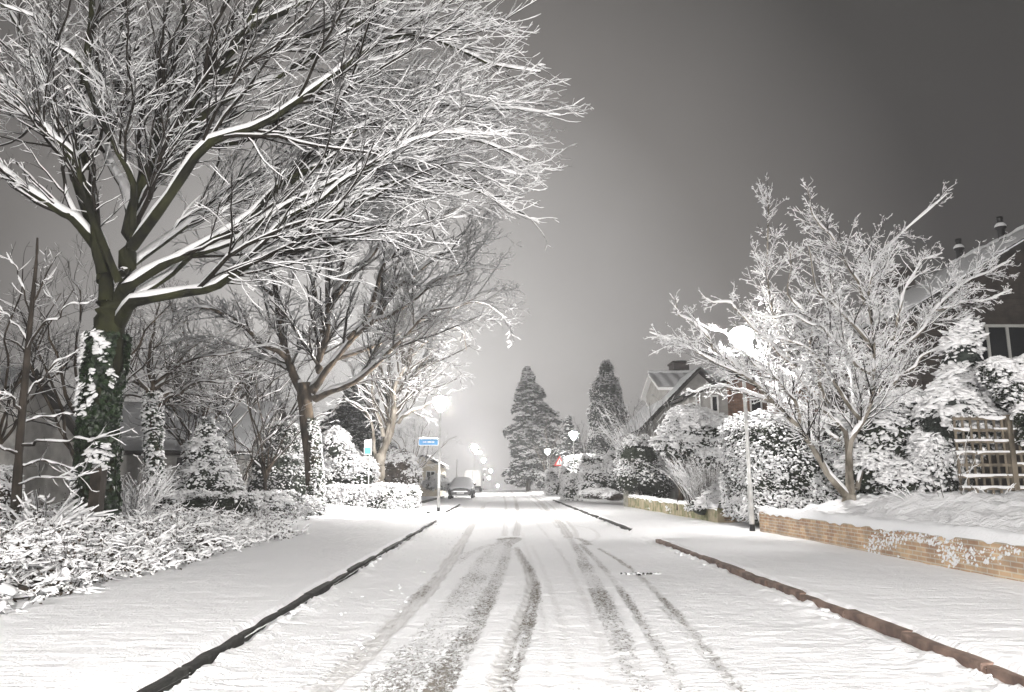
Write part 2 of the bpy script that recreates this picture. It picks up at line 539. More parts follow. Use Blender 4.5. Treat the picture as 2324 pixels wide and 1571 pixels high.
def hedge(name, label, box, nl, nb, lsize=.08, bsize=.07, leafmat='leaf', faces='tsw', cat='hedge', topsnow=.08, elong=1.7):
    x0, x1, y0, y1, z0, z1 = box
    t = thing(name, label, cat, ((x0 + x1) / 2, (y0 + y1) / 2, z0))
    g = Geo(); i = .08
    g.box(x0 + i, x1 - i, y0 + i, y1 - i, z0, z1 - i)
    p, n = box_pts(box, nl, .05, faces)
    leaves(g, p, lsize, n, .7)
    g.build('foliage', leafmat, t, smooth=False)
    g = Geo()
    p, n = box_pts(box, int(nb * (3.6 if y0 < 34 else 2.1)), .05, faces)
    cl = fbm((p[:, 0] + p[:, 1]) * 1.9, p[:, 2] * 2.6, 7, 3)
    k = U(0, 1, len(p)) < np.where(n[:, 2] > .5, .6, .25 + .65 * sstep(.36, .56, cl))
    p, n = p[k], n[k]
    s = bsize * (.72 if y0 < 34 else 1) * (.28 + 1.1 * U(0, 1, len(p)) ** 1.7) * np.where(n[:, 2] > .5, 1.5, 1)
    blobs(g, p + n * .02, s, n * .8, elong)
    if topsnow:
        nx, ny = max(4, int((x1 - x0) / .15)), max(4, int((y1 - y0) / .15))
        X, Y = np.meshgrid(np.linspace(x0 + .05, x1 - .05, nx), np.linspace(y0 + .05, y1 - .05, ny), indexing='ij')
        Z = z1 - .04 + topsnow * (.4 + 1.0 * fbm(X * 2.5, Y * 2.5, 2))
        ed = np.minimum(np.minimum(X - x0, x1 - X), np.minimum(Y - y0, y1 - Y)); Z -= .16 * (1 - sstep(0.04, .3, ed))
        g.grid(np.stack([X, Y, Z], -1))
    g.build('snow_cover', 'snow_twig', t)
    return t


def tree(name, label, cat, root, trunk, limbs, levels, bark='bark_moss', twigm='twig', snow=None, limb_snow=None, dots=0., dot_size=.02, trunk_snow=True, tk=20):
    """trunk/limbs: (points, r0, r1)"""
    snow = snow or {}
    t = thing(name, label, cat, root)
    g = Geo(); gs = Geo()
    pts, r0, r1 = trunk
    P = smooth_line(pts, tk); rr = np.interp(np.linspace(0, 1, tk), [0, .07, 1], [r0 * 1.25, r0, r1])
    rr *= 1 + .05 * N(0, 1, tk)
    Pm = P[None]; Rm = rr[None]
    tubes(g, Pm, Rm, 14)
    trunk_o = g.build('trunk', bark, t)
    LP = []; LR = []; K = 24
    for pts, r0, r1 in limbs:
        P = smooth_line(pts, K)
        Ls = np.linalg.norm(np.diff(P, axis=0), axis=1).sum()
        kn = N(0, .022 * Ls ** .75, (9, 3)); kn[0] = 0
        P += np.stack([np.interp(np.linspace(0, 8, K), np.arange(9), kn[:, q]) for q in range(3)], -1)
        rr = r0 + (r1 - r0) * np.linspace(0, 1, K) ** .8
        rr = rr * (1 + .05 * N(0, 1, K))
        LP.append(P); LR.append(rr)
        g = Geo(); tubes(g, P[None], rr[None], 9); g.build('limb', bark, t)
    LP = np.array(LP); LR = np.array(LR)
    ls = dict(ws=.006, hs=.03, lim=(.25, .6), na=6, wf=.85, hf=.35); ls.update(limb_snow or {})
    snow_on(gs, LP, LR, **ls)
    gt = Geo()
    cP, cR = LP, LR
    for q, lv in enumerate(levels):
        lv = dict(lv); sd = lv.pop('sides', 4); sn = lv.pop('snow', {}); frm = lv.pop('again', False)
        nP, nR = grow(cP, cR, **lv)
        tubes(gt, nP, nR, sd)
        d = dict(snow); d.update(sn)
        if d.get('keep', 1) > 0: snow_on(gs, nP, nR, **d)
        if dots and q >= len(levels) - 2:
            e = nP[U(0, 1, len(nP)) < dots]
            e = e[np.arange(len(e)), rng.integers(1, e.shape[1], len(e))] if len(e) else e[:, 0]
            blobs(gs, e, dot_size * U(.6, 1.5, len(e)), None, 1.4, .8)
        cP, cR = nP, nR
    gt.build('crown', twigm, t)
    gs.build('snow_cover', 'snow_twig', t)
    return t


def shrub(name, label, cat, root, n, height, spread, levels, r0=.012, k=8, lean=(0, 0), snow=None, twigm='twig', arch=.12, dots=.5, dot=.03, base_r=.2, foliage=None):
    t = thing(name, label, cat, root)
    root = np.asarray(root, float)
    a = U(0, 2 * pi, n); rad = U(.1, 1, n) ** .7
    d = np.stack([np.cos(a) * rad * spread + lean[0], np.sin(a) * rad * spread + lean[1], np.full(n, height)], -1)
    ln = np.linalg.norm(d, axis=1) * U(.6, 1.05, n); d = nrmz(d)
    P = np.zeros((n, k, 3)); P[:, 0] = root + np.stack([np.cos(a), np.sin(a), a * 0], -1) * base_r * U(.1, 1, n)[:, None]
    for j in range(1, k):
        P[:, j] = P[:, j - 1] + d * (ln / (k - 1))[:, None]
        d = nrmz(d + N(0, .07, (n, 3)) + np.stack([np.cos(a) * arch * .5, np.sin(a) * arch * .5, np.full(n, -arch)], -1))
    R = r0 * U(.6, 1.2, n)[:, None] * np.linspace(1, .4, k)
    g = Geo(); gs = Geo(); sn = dict(ws=.006, hs=.025, lim=(.1, .45), na=5); sn.update(snow or {})
    tubes(g, P, R, 5); snow_on(gs, P, R, **sn)
    cP, cR = P, R
    for lv in levels:
        lv = dict(lv); nP, nR = grow(cP, cR, **lv)
        tubes(g, nP, nR, 3); snow_on(gs, nP, nR, **sn)
        if dots:
            e = nP[U(0, 1, len(nP)) < dots]
            if len(e): blobs(gs, e[np.arange(len(e)), rng.integers(1, e.shape[1], len(e))], dot * U(.5, 1.5, len(e)))
        cP, cR = nP, nR
    g.build('stem', twigm, t); gs.build('snow_cover', 'snow_twig', t)
    if foliage:
        g = Geo(); e = cP.reshape(-1, 3); e = e[rng.integers(0, len(e), foliage[0])]
        leaves(g, e + N(0, .04, e.shape), foliage[1]); g.build('foliage', foliage[2], t, smooth=False)
    return t

# ------------------------------------------------------------------ ground
def zr(y):
    return -0.00025 * np.maximum(np.asarray(y, float) - 95, 0) ** 2


XL, XR = -1.945, 3.03
HK = .125


def sheet(name, xs, ys, zf, mat_='snow_ground', attrs=None, kind='structure', label=None):
    X, Y = np.meshgrid(xs, ys, indexing='ij')
    g = Geo(); g.grid(np.stack([X, Y, zf(X, Y)], -1))
    return tag(g.build(name, mat_, None, attrs=attrs(X, Y) if attrs else None), label, None, None, kind)


def gs_(a, b, r):      # geometric spacing growing with distance
    out = [a]
    while out[-1] < b: out.append(out[-1] + max(.04, abs(out[-1]) * r))
    out[-1] = b
    return np.array(out)


sheet('ground', np.linspace(-160, 160, 60), np.concatenate([np.linspace(-40, 90, 40), np.linspace(95, 330, 70)]),
      lambda X, Y: zr(Y) - .012, label='snow covered ground')

# tyre tracks: (pixels along the track, half width in m, slush, speck)
def TC(pts): return [(x * .511 + 519.6, y * .511 + 1039.2) for x, y in pts]


TR = [
    (TC([(400, 1040), (560, 900), (720, 750), (850, 620), (930, 530), (1000, 430), (1050, 350), (1085, 290), (1115, 240), (1130, 215)]), .105, .58, .15),
    (TC([(380, 1040), (520, 915), (680, 770), (820, 640), (910, 545)]), .03, .35, .7),
    (TC([(300, 1040), (500, 900), (700, 720), (840, 600), (920, 520)]), .05, .10, .75),
    (TC([(620, 1040), (800, 860), (1000, 640), (1090, 510), (1150, 420), (1215, 365)]), .12, .05, .85),
    (TC([(760, 1040), (900, 860), (1050, 660), (1130, 520), (1190, 430), (1235, 360)]), .10, .05, .8),
    (TC([(905, 1040), (1000, 880), (1090, 720), (1160, 590), (1215, 470), (1245, 370)]), .085, .18, 1.),
    (TC([(960, 1040), (1060, 860), (1140, 690), (1200, 560), (1240, 440), (1250, 360)]), .035, .22, .9),
    (TC([(1165, 1040), (1240, 840), (1300, 690), (1338, 590), (1340, 530), (1310, 460), (1275, 395)]), .062, .58, .2),
    (TC([(1235, 1040), (1300, 860), (1345, 720), (1368, 600), (1362, 540), (1325, 465), (1285, 400)]), .032, .30, 1.),
    (TC([(1195, 1040), (1262, 840), (1318, 690), (1352, 590), (1352, 530), (1318, 462)]), .015, .45, .9),
    (TC([(1275, 345), (1285, 270), (1278, 210), (1262, 160), (1250, 145)]), .09, .6, .5),
    (TC([(1225, 345), (1232, 250), (1226, 190), (1215, 150)]), .07, .4, .4),
    (TC([(1420, 1040), (1410, 820), (1385, 640), (1350, 480), (1310, 370), (1295, 300)]), .035, .12, .5),
    (TC([(1540, 1040), (1500, 820), (1450, 640), (1400, 500), (1345, 390)]), .035, .12, .5),
    (TC([(1720, 1040), (1660, 840), (1600, 680), (1540, 540), (1470, 420), (1400, 330), (1330, 250), (1275, 190)]), .035, .12, .55),
    (TC([(1850, 1040), (1760, 830), (1690, 670), (1630, 550), (1575, 450), (1535, 385), (1505, 345)]), .08, .10, .85),
    (TC([(1800, 1040), (1720, 850), (1650, 680), (1600, 560), (1550, 450)]), .03, .12, .8),
    (TC([(2010, 1040), (1930, 880), (1850, 750), (1780, 640), (1700, 530), (1630, 450), (1560, 380)]), .045, .22, .85),
    (TC([(2275, 1040), (2190, 930), (2100, 820), (2020, 725), (1950, 650), (1880, 575), (1800, 500), (1720, 445), (1640, 400)]), .04, .30, .9),
    (TC([(2240, 1040), (2150, 925), (2070, 830), (1990, 735), (1920, 660)]), .015, .25, .7),
    (TC([(1510, 350), (1480, 300), (1430, 245), (1380, 195), (1330, 160), (1300, 145)]), .13, .6, .5),
    (TC([(1545, 350), (1530, 310), (1470, 250), (1415, 200), (1360, 165)]), .06, .4, .4),
    (TC([(1460, 310), (1400, 240), (1350, 195), (1300, 160)]), .05, .35, .4),
    (TC([(1545, 385), (1610, 372), (1640, 345), (1610, 315), (1540, 300)]), .05, .25, .4),
    (TC([(1130, 215), (1115, 205), (1050, 200), (950, 205), (860, 205)]), .09, .18, .3),
    (TC([(1135, 208), (1180, 180), (1210, 150)]), .10, .12, .3),
    (TC([(1000, 470), (1070, 420), (1150, 390), (1230, 375)]), .10, .05, .8),
    (TC([(1205, 360), (1260, 352), (1275, 362), (1230, 385)]), .12, .25, 1.),
    (TC([(1500, 352), (1560, 358), (1600, 385)]), .09, .22, 1.),
]
TL = []
for pts, w, sl, spk in TR:
    P = np.array([gnd(x, y, .03) for x, y in pts]); P = smooth_line(P, max(6, len(pts) * 5))
    TL.append((P[:, :2], w, sl, spk))


def track_masks(X, Y):
    S = np.zeros_like(X); K = np.zeros_like(X)
    wob = (fbm(X * 5, Y * 2.2, 9) - .5)
    for P, w, sl, spk in TL:
        lo = P.min(0) - 1.2; hi = P.max(0) + 1.2
        m = (X > lo[0]) & (X < hi[0]) & (Y > lo[1]) & (Y < hi[1])
        if not m.any(): continue
        x = X[m]; y = Y[m]; D = np.full(x.shape, 9.)
        for a, b in zip(P[:-1], P[1:]):
            ab = b - a; t = np.clip(((x - a[0]) * ab[0] + (y - a[1]) * ab[1]) / max(ab @ ab, 1e-9), 0, 1)
            D = np.minimum(D, np.hypot(x - a[0] - t * ab[0], y - a[1] - t * ab[1]))
        D = D + wob[m] * w * .7
        s = sl * (1 - sstep(w * .65, w * 1.15, D)) * (.75 + .5 * vnoise(x * 3, y * .6, 4))
        s *= .78 + .22 * np.cos(D / w * 9)
        k = spk * (1 - sstep(w * .5, w * 1.5 + .05, D)) * (.45 + .9 * fbm(x * 2, y * .8, 14))
        S[m] = np.maximum(S[m], s); K[m] = np.maximum(K[m], k)
    # broad driven-over middle of the road: sparse speckle everywhere
    mid = sstep(-1.5, -.7, X) * (1 - sstep(1.3, 2.6, X)) * .22 * fbm(X * 1.4, Y * .35, 21) * (1 - sstep(40, 80, Y))
    return S * .8, np.maximum(K * .84, mid)


def zroad(X, Y):
    S, K = track_masks(X, Y)
    edge = (1 - sstep(.05, .3, X - XL)) + (1 - sstep(.05, .35, XR - X))
    near = 1 - sstep(18, 40, Y)
    rip = .016 * (fbm(X * 1.6, Y * 6, 31) - .5) + .022 * (fbm(X * 9, Y * 9, 33) - .5)
    return zr(Y) + .03 + rip * near - .04 * S - .02 * K * (fbm(X * 14, Y * 10, 40)) * near + .042 * edge * sstep(.4, .8, fbm(X * 7, Y * 4.5, 8)) + .012 * edge


def road_attrs(X, Y):
    S, K = track_masks(X, Y)
    return {'slush': S, 'speck': K}


sheet('road', np.linspace(XL - .3, XR + .1, 195), gs_(1.0, 140, .0062), zroad, attrs=road_attrs, label='snow covered street with grey tyre tracks')
sheet('road', np.linspace(XL - .3, XR + .1, 14), np.linspace(-30, 1.02, 30), lambda X, Y: zr(Y) + .03, label='snow covered street')


def zver(X, Y):     # left verge and its garden behind
    e = np.where(Y < 26, -1.965, -2.15) + .05 * (fbm(Y * 3, Y * 0, 3) - .6) - X
    z = HK + .035 * (fbm(X * .8, Y * .8, 1) - .3) + .02 * fbm(X * 1.2, Y * 5, 2) - .07 * (1 - sstep(0, .09, e))
    return z + .25 * sstep(4.5, 8, -X) + zr(Y)


xsl = np.concatenate([-60 + 52 * np.linspace(0, 1, 30) ** .6, np.linspace(-7.9, -2.3, 56), np.linspace(-2.27, -2.14, 6)])
xsn = np.concatenate([xsl[:-6], np.linspace(-2.25, -2.08, 4), np.linspace(-2.06, -1.955, 6)])
sheet('verge', xsn, gs_(-14, 1, .4).tolist() + gs_(1.2, 24.4, .012).tolist(), lambda X, Y: zver(X, Y) * (1 - sstep(22.9, 24.2, Y)) - .02 * (Y > 24.3), label='snowy footpath beside the dark kerb')
sheet('verge', xsl, gs_(28.2, 38.8, .006), lambda X, Y: zver(X, Y) * np.maximum(sstep(28.2, 29.4, Y - .5 * sstep(-2.4, -3.2, X)), sstep(-2.9, -2.6, X) * sstep(28.5, 28.9, Y)) - .02 * (Y < 28.3), label='snowy street corner')
sheet('verge', xsl[:50] - .6, np.linspace(38.9, 300, 90), zver, label='snowy gardens along the street')


def zpav(X, Y):
    drop = sstep(15.2, 15.7, Y) * (1 - sstep(18.2, 18.8, Y)) * (1 - sstep(.1, 1.0, X - XR))
    e = X - (3.08 + .04 * (vnoise(Y * 4, Y * 0, 13) - .5))
    z = HK + .03 * (fbm(X * .9, Y * .8, 11) - .3) + .018 * (fbm(X * 1.3, Y * 6, 12)) - .07 * (1 - sstep(0, .09, e))
    return z * (1 - drop) + .02 * drop + zr(Y) + .12 * sstep(6.2, 7.5, X)


xsr = np.concatenate([np.linspace(3.06, 3.20, 7), np.linspace(3.24, 6.2, 64), 6.3 + 70 * np.linspace(0, 1, 30) ** 1.7])
sheet('pavement', xsr, gs_(1.2, 60, .011).tolist() + np.linspace(61, 300, 60).tolist(), zpav, label='snowy pavement along the brick wall')
sheet('pavement', xsr, np.linspace(-14, 1.2, 24), zpav, label='snowy pavement')


def kerb(name, x0, x1, segs, m, zt, label, slot=None):
    g = Geo()
    for a, b in segs:
        y = a
        while y < b - .05:
            l = min(1.0 * (1 if y < 40 else 3), b - y)
            d = U(-.012, .012); g.box(x0 + d, x1 + d, y + .008, y + l - .008, -.1, zt + U(-.012, .008)); y += l
    o = g.build(name, m, None, smooth=False)
    b = o.modifiers.new('bevel', 'BEVEL'); b.width = .012; b.segments = 2
    return tag(o, label, None, None, 'structure')


kerb('kerb', -2.085, -1.96, [(-14, 22.9)], 'kerb_dark', .115, 'dark kerb along the footpath')
kerb('kerb', -2.27, -2.145, [(29.3, 38.4)], 'kerb_dark', .115, 'dark kerb at the street corner')
kerb('kerb', 3.045, 3.17, [(-14, 15.4)], 'kerb_red', .115, 'reddish kerb along the pavement')
kerb('kerb', 3.045, 3.17, [(18.6, 24.5), (25.1, 31.0), (31.6, 47)], 'kerb_dark', .115, 'dark kerb beyond the driveway gap')
kerb('kerb', -4.75, -4.6, [(40, 60)], 'kerb_dark', .10, 'kerb beside the parked car')
# the short kerb end turning into the side path at the corner
g = Geo(); g.box(-2.9, -2.28, 28.95, 29.07, -.1, .112); tag(g.build('kerb', 'kerb_dark', None, smooth=False), 'kerb end at the street corner', None, None, 'structure')

# crumbs of snow lying against the kerbs and fallen on them
g = Geo()
for xs, y0, y1, n in ((XL + .02, 1.5, 22.5, 700), (XR - .03, 2.5, 15.3, 700), (XR - .02, 18.8, 40, 150)):
    y = y0 + (y1 - y0) * U(0, 1, n) ** 1.5
    k = vnoise(y * 1.5, y * 0, 17) > .42
    y = y[k]; p = np.stack([xs + N(0, .022, len(y)), y, .02 + np.abs(N(0, .016, len(y)))], -1)
    blobs(g, p, .026 * U(.4, 1.9, len(y)), None, 2., .8)
n = 500
x = U(XL + .05, XL + 1.0, n); y = 3 + 18 * U(0, 1, n) ** 1.6
blobs(g, np.stack([x, y, np.full(n, .028)], -1)[vnoise(x * 2, y * 1.2, 3) > .55], .016 * U(.4, 1.6, (vnoise(x * 2, y * 1.2, 3) > .55).sum()))
tag(g.build('snow_crumbs', 'snow'), 'small crumbs of snow along the kerbs', None, None, 'stuff')

# dark leaf litter showing between the shrubs of the planted bed
def zlit(X, Y):
    e = -X - 4.5 - .13 * np.maximum(Y - 13, 0) + .5 * (fbm(Y * 1.3, X * .5, 5) - .5)
    return HK + .02 + .25 * sstep(4.5, 8, -X) + .13 * fbm(X * 1.8, Y * 1.8, 71) * sstep(.0, .5, e) - .16 * (1 - sstep(-.02, .22, e)) - .2 * sstep(17.5, 19.5, Y)


sheet('planting_bed', np.linspace(-4.3, -11, 90), np.linspace(4.2, 20, 180), zlit, 'leaf_brown', label='dark leaf litter under the snowy undergrowth')

# gully grate showing through the snow
p0 = gnd(1408, 1303, .03); p1 = gnd(1506, 1306, .03)
t = thing('drain_grate', 'narrow dark drain grate showing through the snow on the street', 'drain', ((p0 + p1) / 2))
g = Geo()
g.box(p0[0], p1[0], p0[1] + .0, p0[1] + .03, .0, .036)
g.build('frame', 'kerb_dark', t, smooth=False)
g = Geo()
for k in range(11):
    xx = p0[0] + (p1[0] - p0[0]) * (k + .5) / 11
    g.box(xx - .012, xx + .012, p0[1] + .034, p0[1] + .10, .01, .036)
g.build('grate', 'kerb_dark', t, smooth=False)
g = Geo(); xx = U(p0[0], p1[0], 26); blobs(g, np.stack([xx, p0[1] + .01 + N(0, .02, 26), np.full(26, .03)], -1), .022 * U(.5, 1.5, 26)); g.build('snow_cover', 'snow', t)

# ------------------------------------------------------------------ street lamps
LAMPZ = 4.2


def lamp_proto():
    t = thing('street_lamp', 'x', 'street lamp', (0, 0, 0), 'street lamps with flared bowl heads')
    g = Geo(); g.lathe([(.0, 0), (.062, 0), (.062, .9), (.058, .95), (.045, .97), (.040, 3.86), (.075, 3.88), (.08, 3.96), (.0, 3.97)], 14)
    g.build('pole', 'steel', t)
    g = Geo(); g.lathe([(.0, 3.975), (.10, 3.98), (.27, 4.28), (.29, 4.34), (.26, 4.42), (.17, 4.49), (.0, 4.52)], 20)  # glowing dome above the bowl is added to mimic lens bloom
    g.build('lamp_shade_with_bloom_dome', 'lamp_glow', t)
    g = Geo()
    for a in (radians(20), radians(140), radians(260)):
        g.bar((.09 * cos(a), .09 * sin(a), 3.95), (.29 * cos(a), .29 * sin(a), 4.33), .014, .014)
    g.lathe([(.292, 4.33), (.306, 4.33), (.306, 4.35), (.292, 4.35)], 20)
    g.build('frame', 'black', t)
    g = Geo(); g.lathe([(.10, 4.515), (.09, 4.54), (.03, 4.58), (0, 4.59)], 14)
    g.build('cap', 'snow_twig', t)
    g = Geo(); g.lathe([(.064, 0), (.064, .16), (.0, .17)], 14); g.build('base_sleeve', 'black', t)
    return t


proto = lamp_proto()
LS = [.18, .95, .36, .28, .3, 1.5, .5, .45, .45, .45, 2.2, 2.2]      # output of each lamp, tuned; unseen last two raised to light the foreground


def lamp_mat(s):
    n = 'lamp_glow_%d' % (s * 100)
    if n not in M: glow(n, LAMP * s)
    return M[n]


LAMPS = [
    ((5.62, 17.3), 1.04, HK, 'tall street lamp beside the end of the orange brick wall'),
    ((-2.42, 28.7), .955, HK, 'street lamp carrying the long blue name plate on its pole'),
    ((4.85, 52.0), 1., .1, 'street lamp rising behind the clipped box hedge on the right side'),
    ((4.75, 81.), 1., .1, 'street lamp standing next to the triangular warning sign'),
    ((5.0, 119.), 1., -.05, 'street lamp with a small square plate, before the bare birch'),
    ((-2.75, 72.), 1., .1, 'street lamp with a white arm plate above the white van'),
    ((-2.95, 113.), 1., -.0, 'street lamp with a blue plate just right of the van roof'),
    ((-2.6, 157.), 1., -.95, 'far street lamp, upper one of the close pair beyond the van'),
    ((-3.6, 190.), 1., -2.2, 'far street lamp, lower one of the close pair beyond the van'),
    ((-1.6, 228.), 1., -4.4, 'farthest street lamp, its head almost on the road crest'),
    ((-2.62, -5.0), 1., .1, 'street lamp on the footpath behind the camera position'),
    ((5.55, -7.0), 1., .1, 'street lamp by the brick wall behind the camera position'),
]
for k, ((x, y), s, z, lab) in enumerate(LAMPS):
    o = proto if k == 0 else copy_tree(proto)
    o.location = (x, y, z); o.scale = (1, 1, s) if s != 1 else (1, 1, 1); o.rotation_euler = (0, 0, radians(37 * k)); o['label'] = lab
    for ch in o.children:
        if ch.name.startswith('lamp_shade_with_bloom_dome'):
            ch.data = ch.data.copy(); ch.data.materials[0] = lamp_mat(LS[k])


def text_mesh(name, body, size, loc, rotx, mat_, parent, rotz=0.):
    c = bpy.data.curves.new(name, 'FONT'); c.body = body; c.size = size; c.align_x = 'CENTER'; c.align_y = 'CENTER'; c.extrude = .002
    o = bpy.data.objects.new(name, c); COL.objects.link(o)
    dg = bpy.context.evaluated_depsgraph_get(); dg.update()
    me = bpy.data.meshes.new_from_object(o.evaluated_get(dg))
    bpy.data.objects.remove(o)
    me.materials.clear(); me.materials.append(M[mat_])
    o = bpy.data.objects.new(name, me); COL.objects.link(o); o.parent = parent
    o.location = np.array(loc) - rootloc(parent); o.rotation_euler = (rotx, 0, rotz)
    return o


def plate(name, label, x0, x1, y, z0, z1, m, text=None, size=.1, group=None, border=True, post=None, snow=.035):
    t = thing(name, label, 'sign', ((x0 + x1) / 2, y, z0), group)
    g = Geo(); g.box(x0, x1, y, y + .025, z0, z1); b = g.build('panel', m, t, smooth=False)
    if border:
        g = Geo(); w = .022
        g.box(x0 - w, x1 + w, y - .006, y + .031, z1 + .0005, z1 + w); g.box(x0 - w, x1 + w, y - .006, y + .031, z0 - w, z0 - .0005)
        g.box(x0 - w, x0 - .0005, y - .006, y + .031, z0, z1); g.box(x1 + .0005, x1 + w, y - .006, y + .031, z0, z1)
        g.build('frame', 'sign_white', t, smooth=False)
    if text: text_mesh('lettering', text, size, ((x0 + x1) / 2, y - .004, (z0 + z1) / 2), pi / 2, 'sign_white', t)
    if snow:
        g = Geo(); n = 14
        X = np.linspace(x0 - .02, x1 + .02, n)
        zz = z1 + .023 + snow * (.6 + .8 * vnoise(X * 6, X * 0, 3)); zz[0] = zz[-1] = z1 + .022
        V = np.stack([np.stack([X, np.full(n, y - .012), np.full(n, z1 + .0225)], -1), np.stack([X, np.full(n, y - .01), zz - .01], -1), np.stack([X, np.full(n, y + .012), zz], -1), np.stack([X, np.full(n, y + .035), zz - .01], -1), np.stack([X, np.full(n, y + .037), np.full(n, z1 + .0225)], -1)], 0)
        g.grid(V); g.build('snow_cover', 'snow_twig', t)
    return t


# blue street-name plate on the left lamp (its text is illegible in the photo: white strokes only)
pa = at(951, 997, 28.6); pb = at(997, 1010, 28.6)
t = plate('street_name_sign', 'long blue street name plate with white lettering on the left lamp pole', pa[0], -2.48, 28.62, pb[2], pa[2], 'sign_blue', None, .1)
g = Geo()
lx = pa[0] + .12; zc = (pa[2] + pb[2]) / 2
while lx < -2.62:
    w = U(.018, .03); hgt = U(.035, .06)
    if U(0, 1) < .85:
        g.box(lx, lx + .012, 28.612, 28.618, zc - hgt * .6, zc + hgt * .6)
        if U(0, 1) < .6: g.box(lx + .0125, lx + w, 28.612, 28.618, zc + hgt * U(-.5, .4), zc + hgt * .6)
    lx += w + .012
g.build('lettering', 'sign_white', t, smooth=False)
g = Geo(); g.box(-2.479, -2.36, 28.62, 28.66, zc - .05, zc - .02); g.box(-2.479, -2.36, 28.62, 28.66, zc + .02, zc + .05); g.build('bracket', 'steel', t, smooth=False)

# tall blue and white plate on a thin post before the pale tree
pa = at(828, 1001, 33.); pb = at(839, 1031, 33.)
t = plate('direction_sign', 'upright blue and white plate on a thin post left of the pale tree', pa[0], pb[0] + .06, 33, pb[2], pa[2], 'sign_white', None)
g = Geo(); g.box(pa[0] + .012, pb[0] + .048, 32.985, 32.993, pb[2] + .012, (pa[2] + pb[2]) / 2); g.build('lower_field', 'sign_blue', t, smooth=False)
g = Geo(); g.lathe([(.03, 0), (.03, pb[2] - .03), (0, pb[2] - .029)], 10, (pb[0] - .02, 33.045, .0)); g.build('post', 'steel', t)

# far plates on lamp poles
p = at(1085, 1028, 71.9)
plate('street_name_sign', 'short pale plate sticking out under a far lamp head above the van', -2.68, -2.02, 71.95, p[2] - .09, p[2] + .09, 'sign_white', None)
p = at(1100, 1070, 112.9)
plate('parking_sign', 'small pale square plate on a far pole beside the van', p[0] - .24, p[0] + .24, 112.85, p[2] - .26, p[2] + .26, 'steel', None, snow=0.06)
p = at(1211, 1074, 118.8)
plate('square_sign', 'small dark square plate on the far right-hand lamp pole', p[0] - .3, p[0] + .3, 118.8, p[2] - .33, p[2] + .33, 'black', None, snow=0.06)

# triangular warning sign
c = at(1270, 1047, 58.)
t = thing('warning_sign', 'red and white triangular warning sign above the distant hedge', 'sign', (c[0], 58, .1))


def tri(r, y0, y1, rr=0.):
    return [(c[0] + r * sin(a), c[2] - .1 + r * cos(a)) for a in (0, 2 * pi / 3, 4 * pi / 3)], y0, y1


g = Geo(); g.prism(*tri(.52, 57.98, 58.0)); g.build('panel', 'sign_red', t, smooth=False)
g = Geo(); g.prism(*tri(.32, 57.968, 57.977)); w = g.build('inner_field', 'sign_white', t, smooth=False)
g = Geo(); g.box(c[0] - .03, c[0] + .03, 57.955, 57.965, c[2] - .1 - .02, c[2] + .1); g.box(c[0] - .03, c[0] + .03, 57.955, 57.965, c[2] - .2, c[2] - .145)
g.build('symbol', 'black', t, smooth=False)
g = Geo(); g.lathe([(.035, 0), (.035, c[2] + .1), (0, c[2] + .11)], 10, (c[0], 58.06, 0)); g.build('post', 'steel', t)

# ------------------------------------------------------------------ walls
def capsnow(g, x0, x1, y0, y1, z, h=.07, over=.03, seed=1, ax='y'):
    """mound of snow lying on a wall top"""
    L = y1 - y0 if ax == 'y' else x1 - x0
    n = max(6, int(L / .07)); s = np.linspace(0, 1, n)
    a = np.linspace(0, 1, 9)
    S, A = np.meshgrid(s, a, indexing='ij')
    prof = np.sin(np.pi * A) ** .45
    lu = .55 + .9 * fbm(S * L * 2.2, A * 1.2, seed)
    sagl = .05 * np.maximum(0, vnoise(S * L * 5, S * 0, seed + 3) - .45) * 2
    Z = z + h * prof * lu
    Z = np.where((A < .01) | (A > .99), z - .012 - sagl, Z)
    W = (x1 - x0 if ax == 'y' else y1 - y0) + 2 * over
    c = A * W - over
    if ax == 'y': V = np.stack([x0 + c, y0 + S * L, Z], -1)
    else: V = np.stack([x0 + S * L, y0 + c, Z], -1)
    g.grid(V)


t = thing('brick_wall', 'low orange brick garden wall with a snow cap along the pavement', 'wall', (5.9, 12, .1))
g = Geo(); g.box(5.80, 6.02, 1.5, 17.2, -.1, .56); g.box(5.77, 6.05, 16.85, 17.23, -.1, .575); g.build('wall', 'brick_orange', t, smooth=False)
g = Geo()
for a, b, z in ((1.5, 16.83, .56), (16.8, 17.24, .572)): capsnow(g, 5.79, 6.03, a, b, z, .125, .025, int(a))
# snow stuck to the wall face
n = 4200; y = 4 + 12.6 * U(0, 1, n); z = U(.12, .58, n)
k = fbm(y * 1.3, z * 3, 6) * (1.1 - .045 * (y - 6)) + .25 * (z - .3) > .60
blobs(g, np.stack([np.full(k.sum(), 5.80), y[k], z[k]], -1), .010 * U(.3, 2.1, k.sum()) ** 1.7, np.array([[-3., 0, 0]]), 1.5, .5)
g.build('snow_cover', 'snow', t)

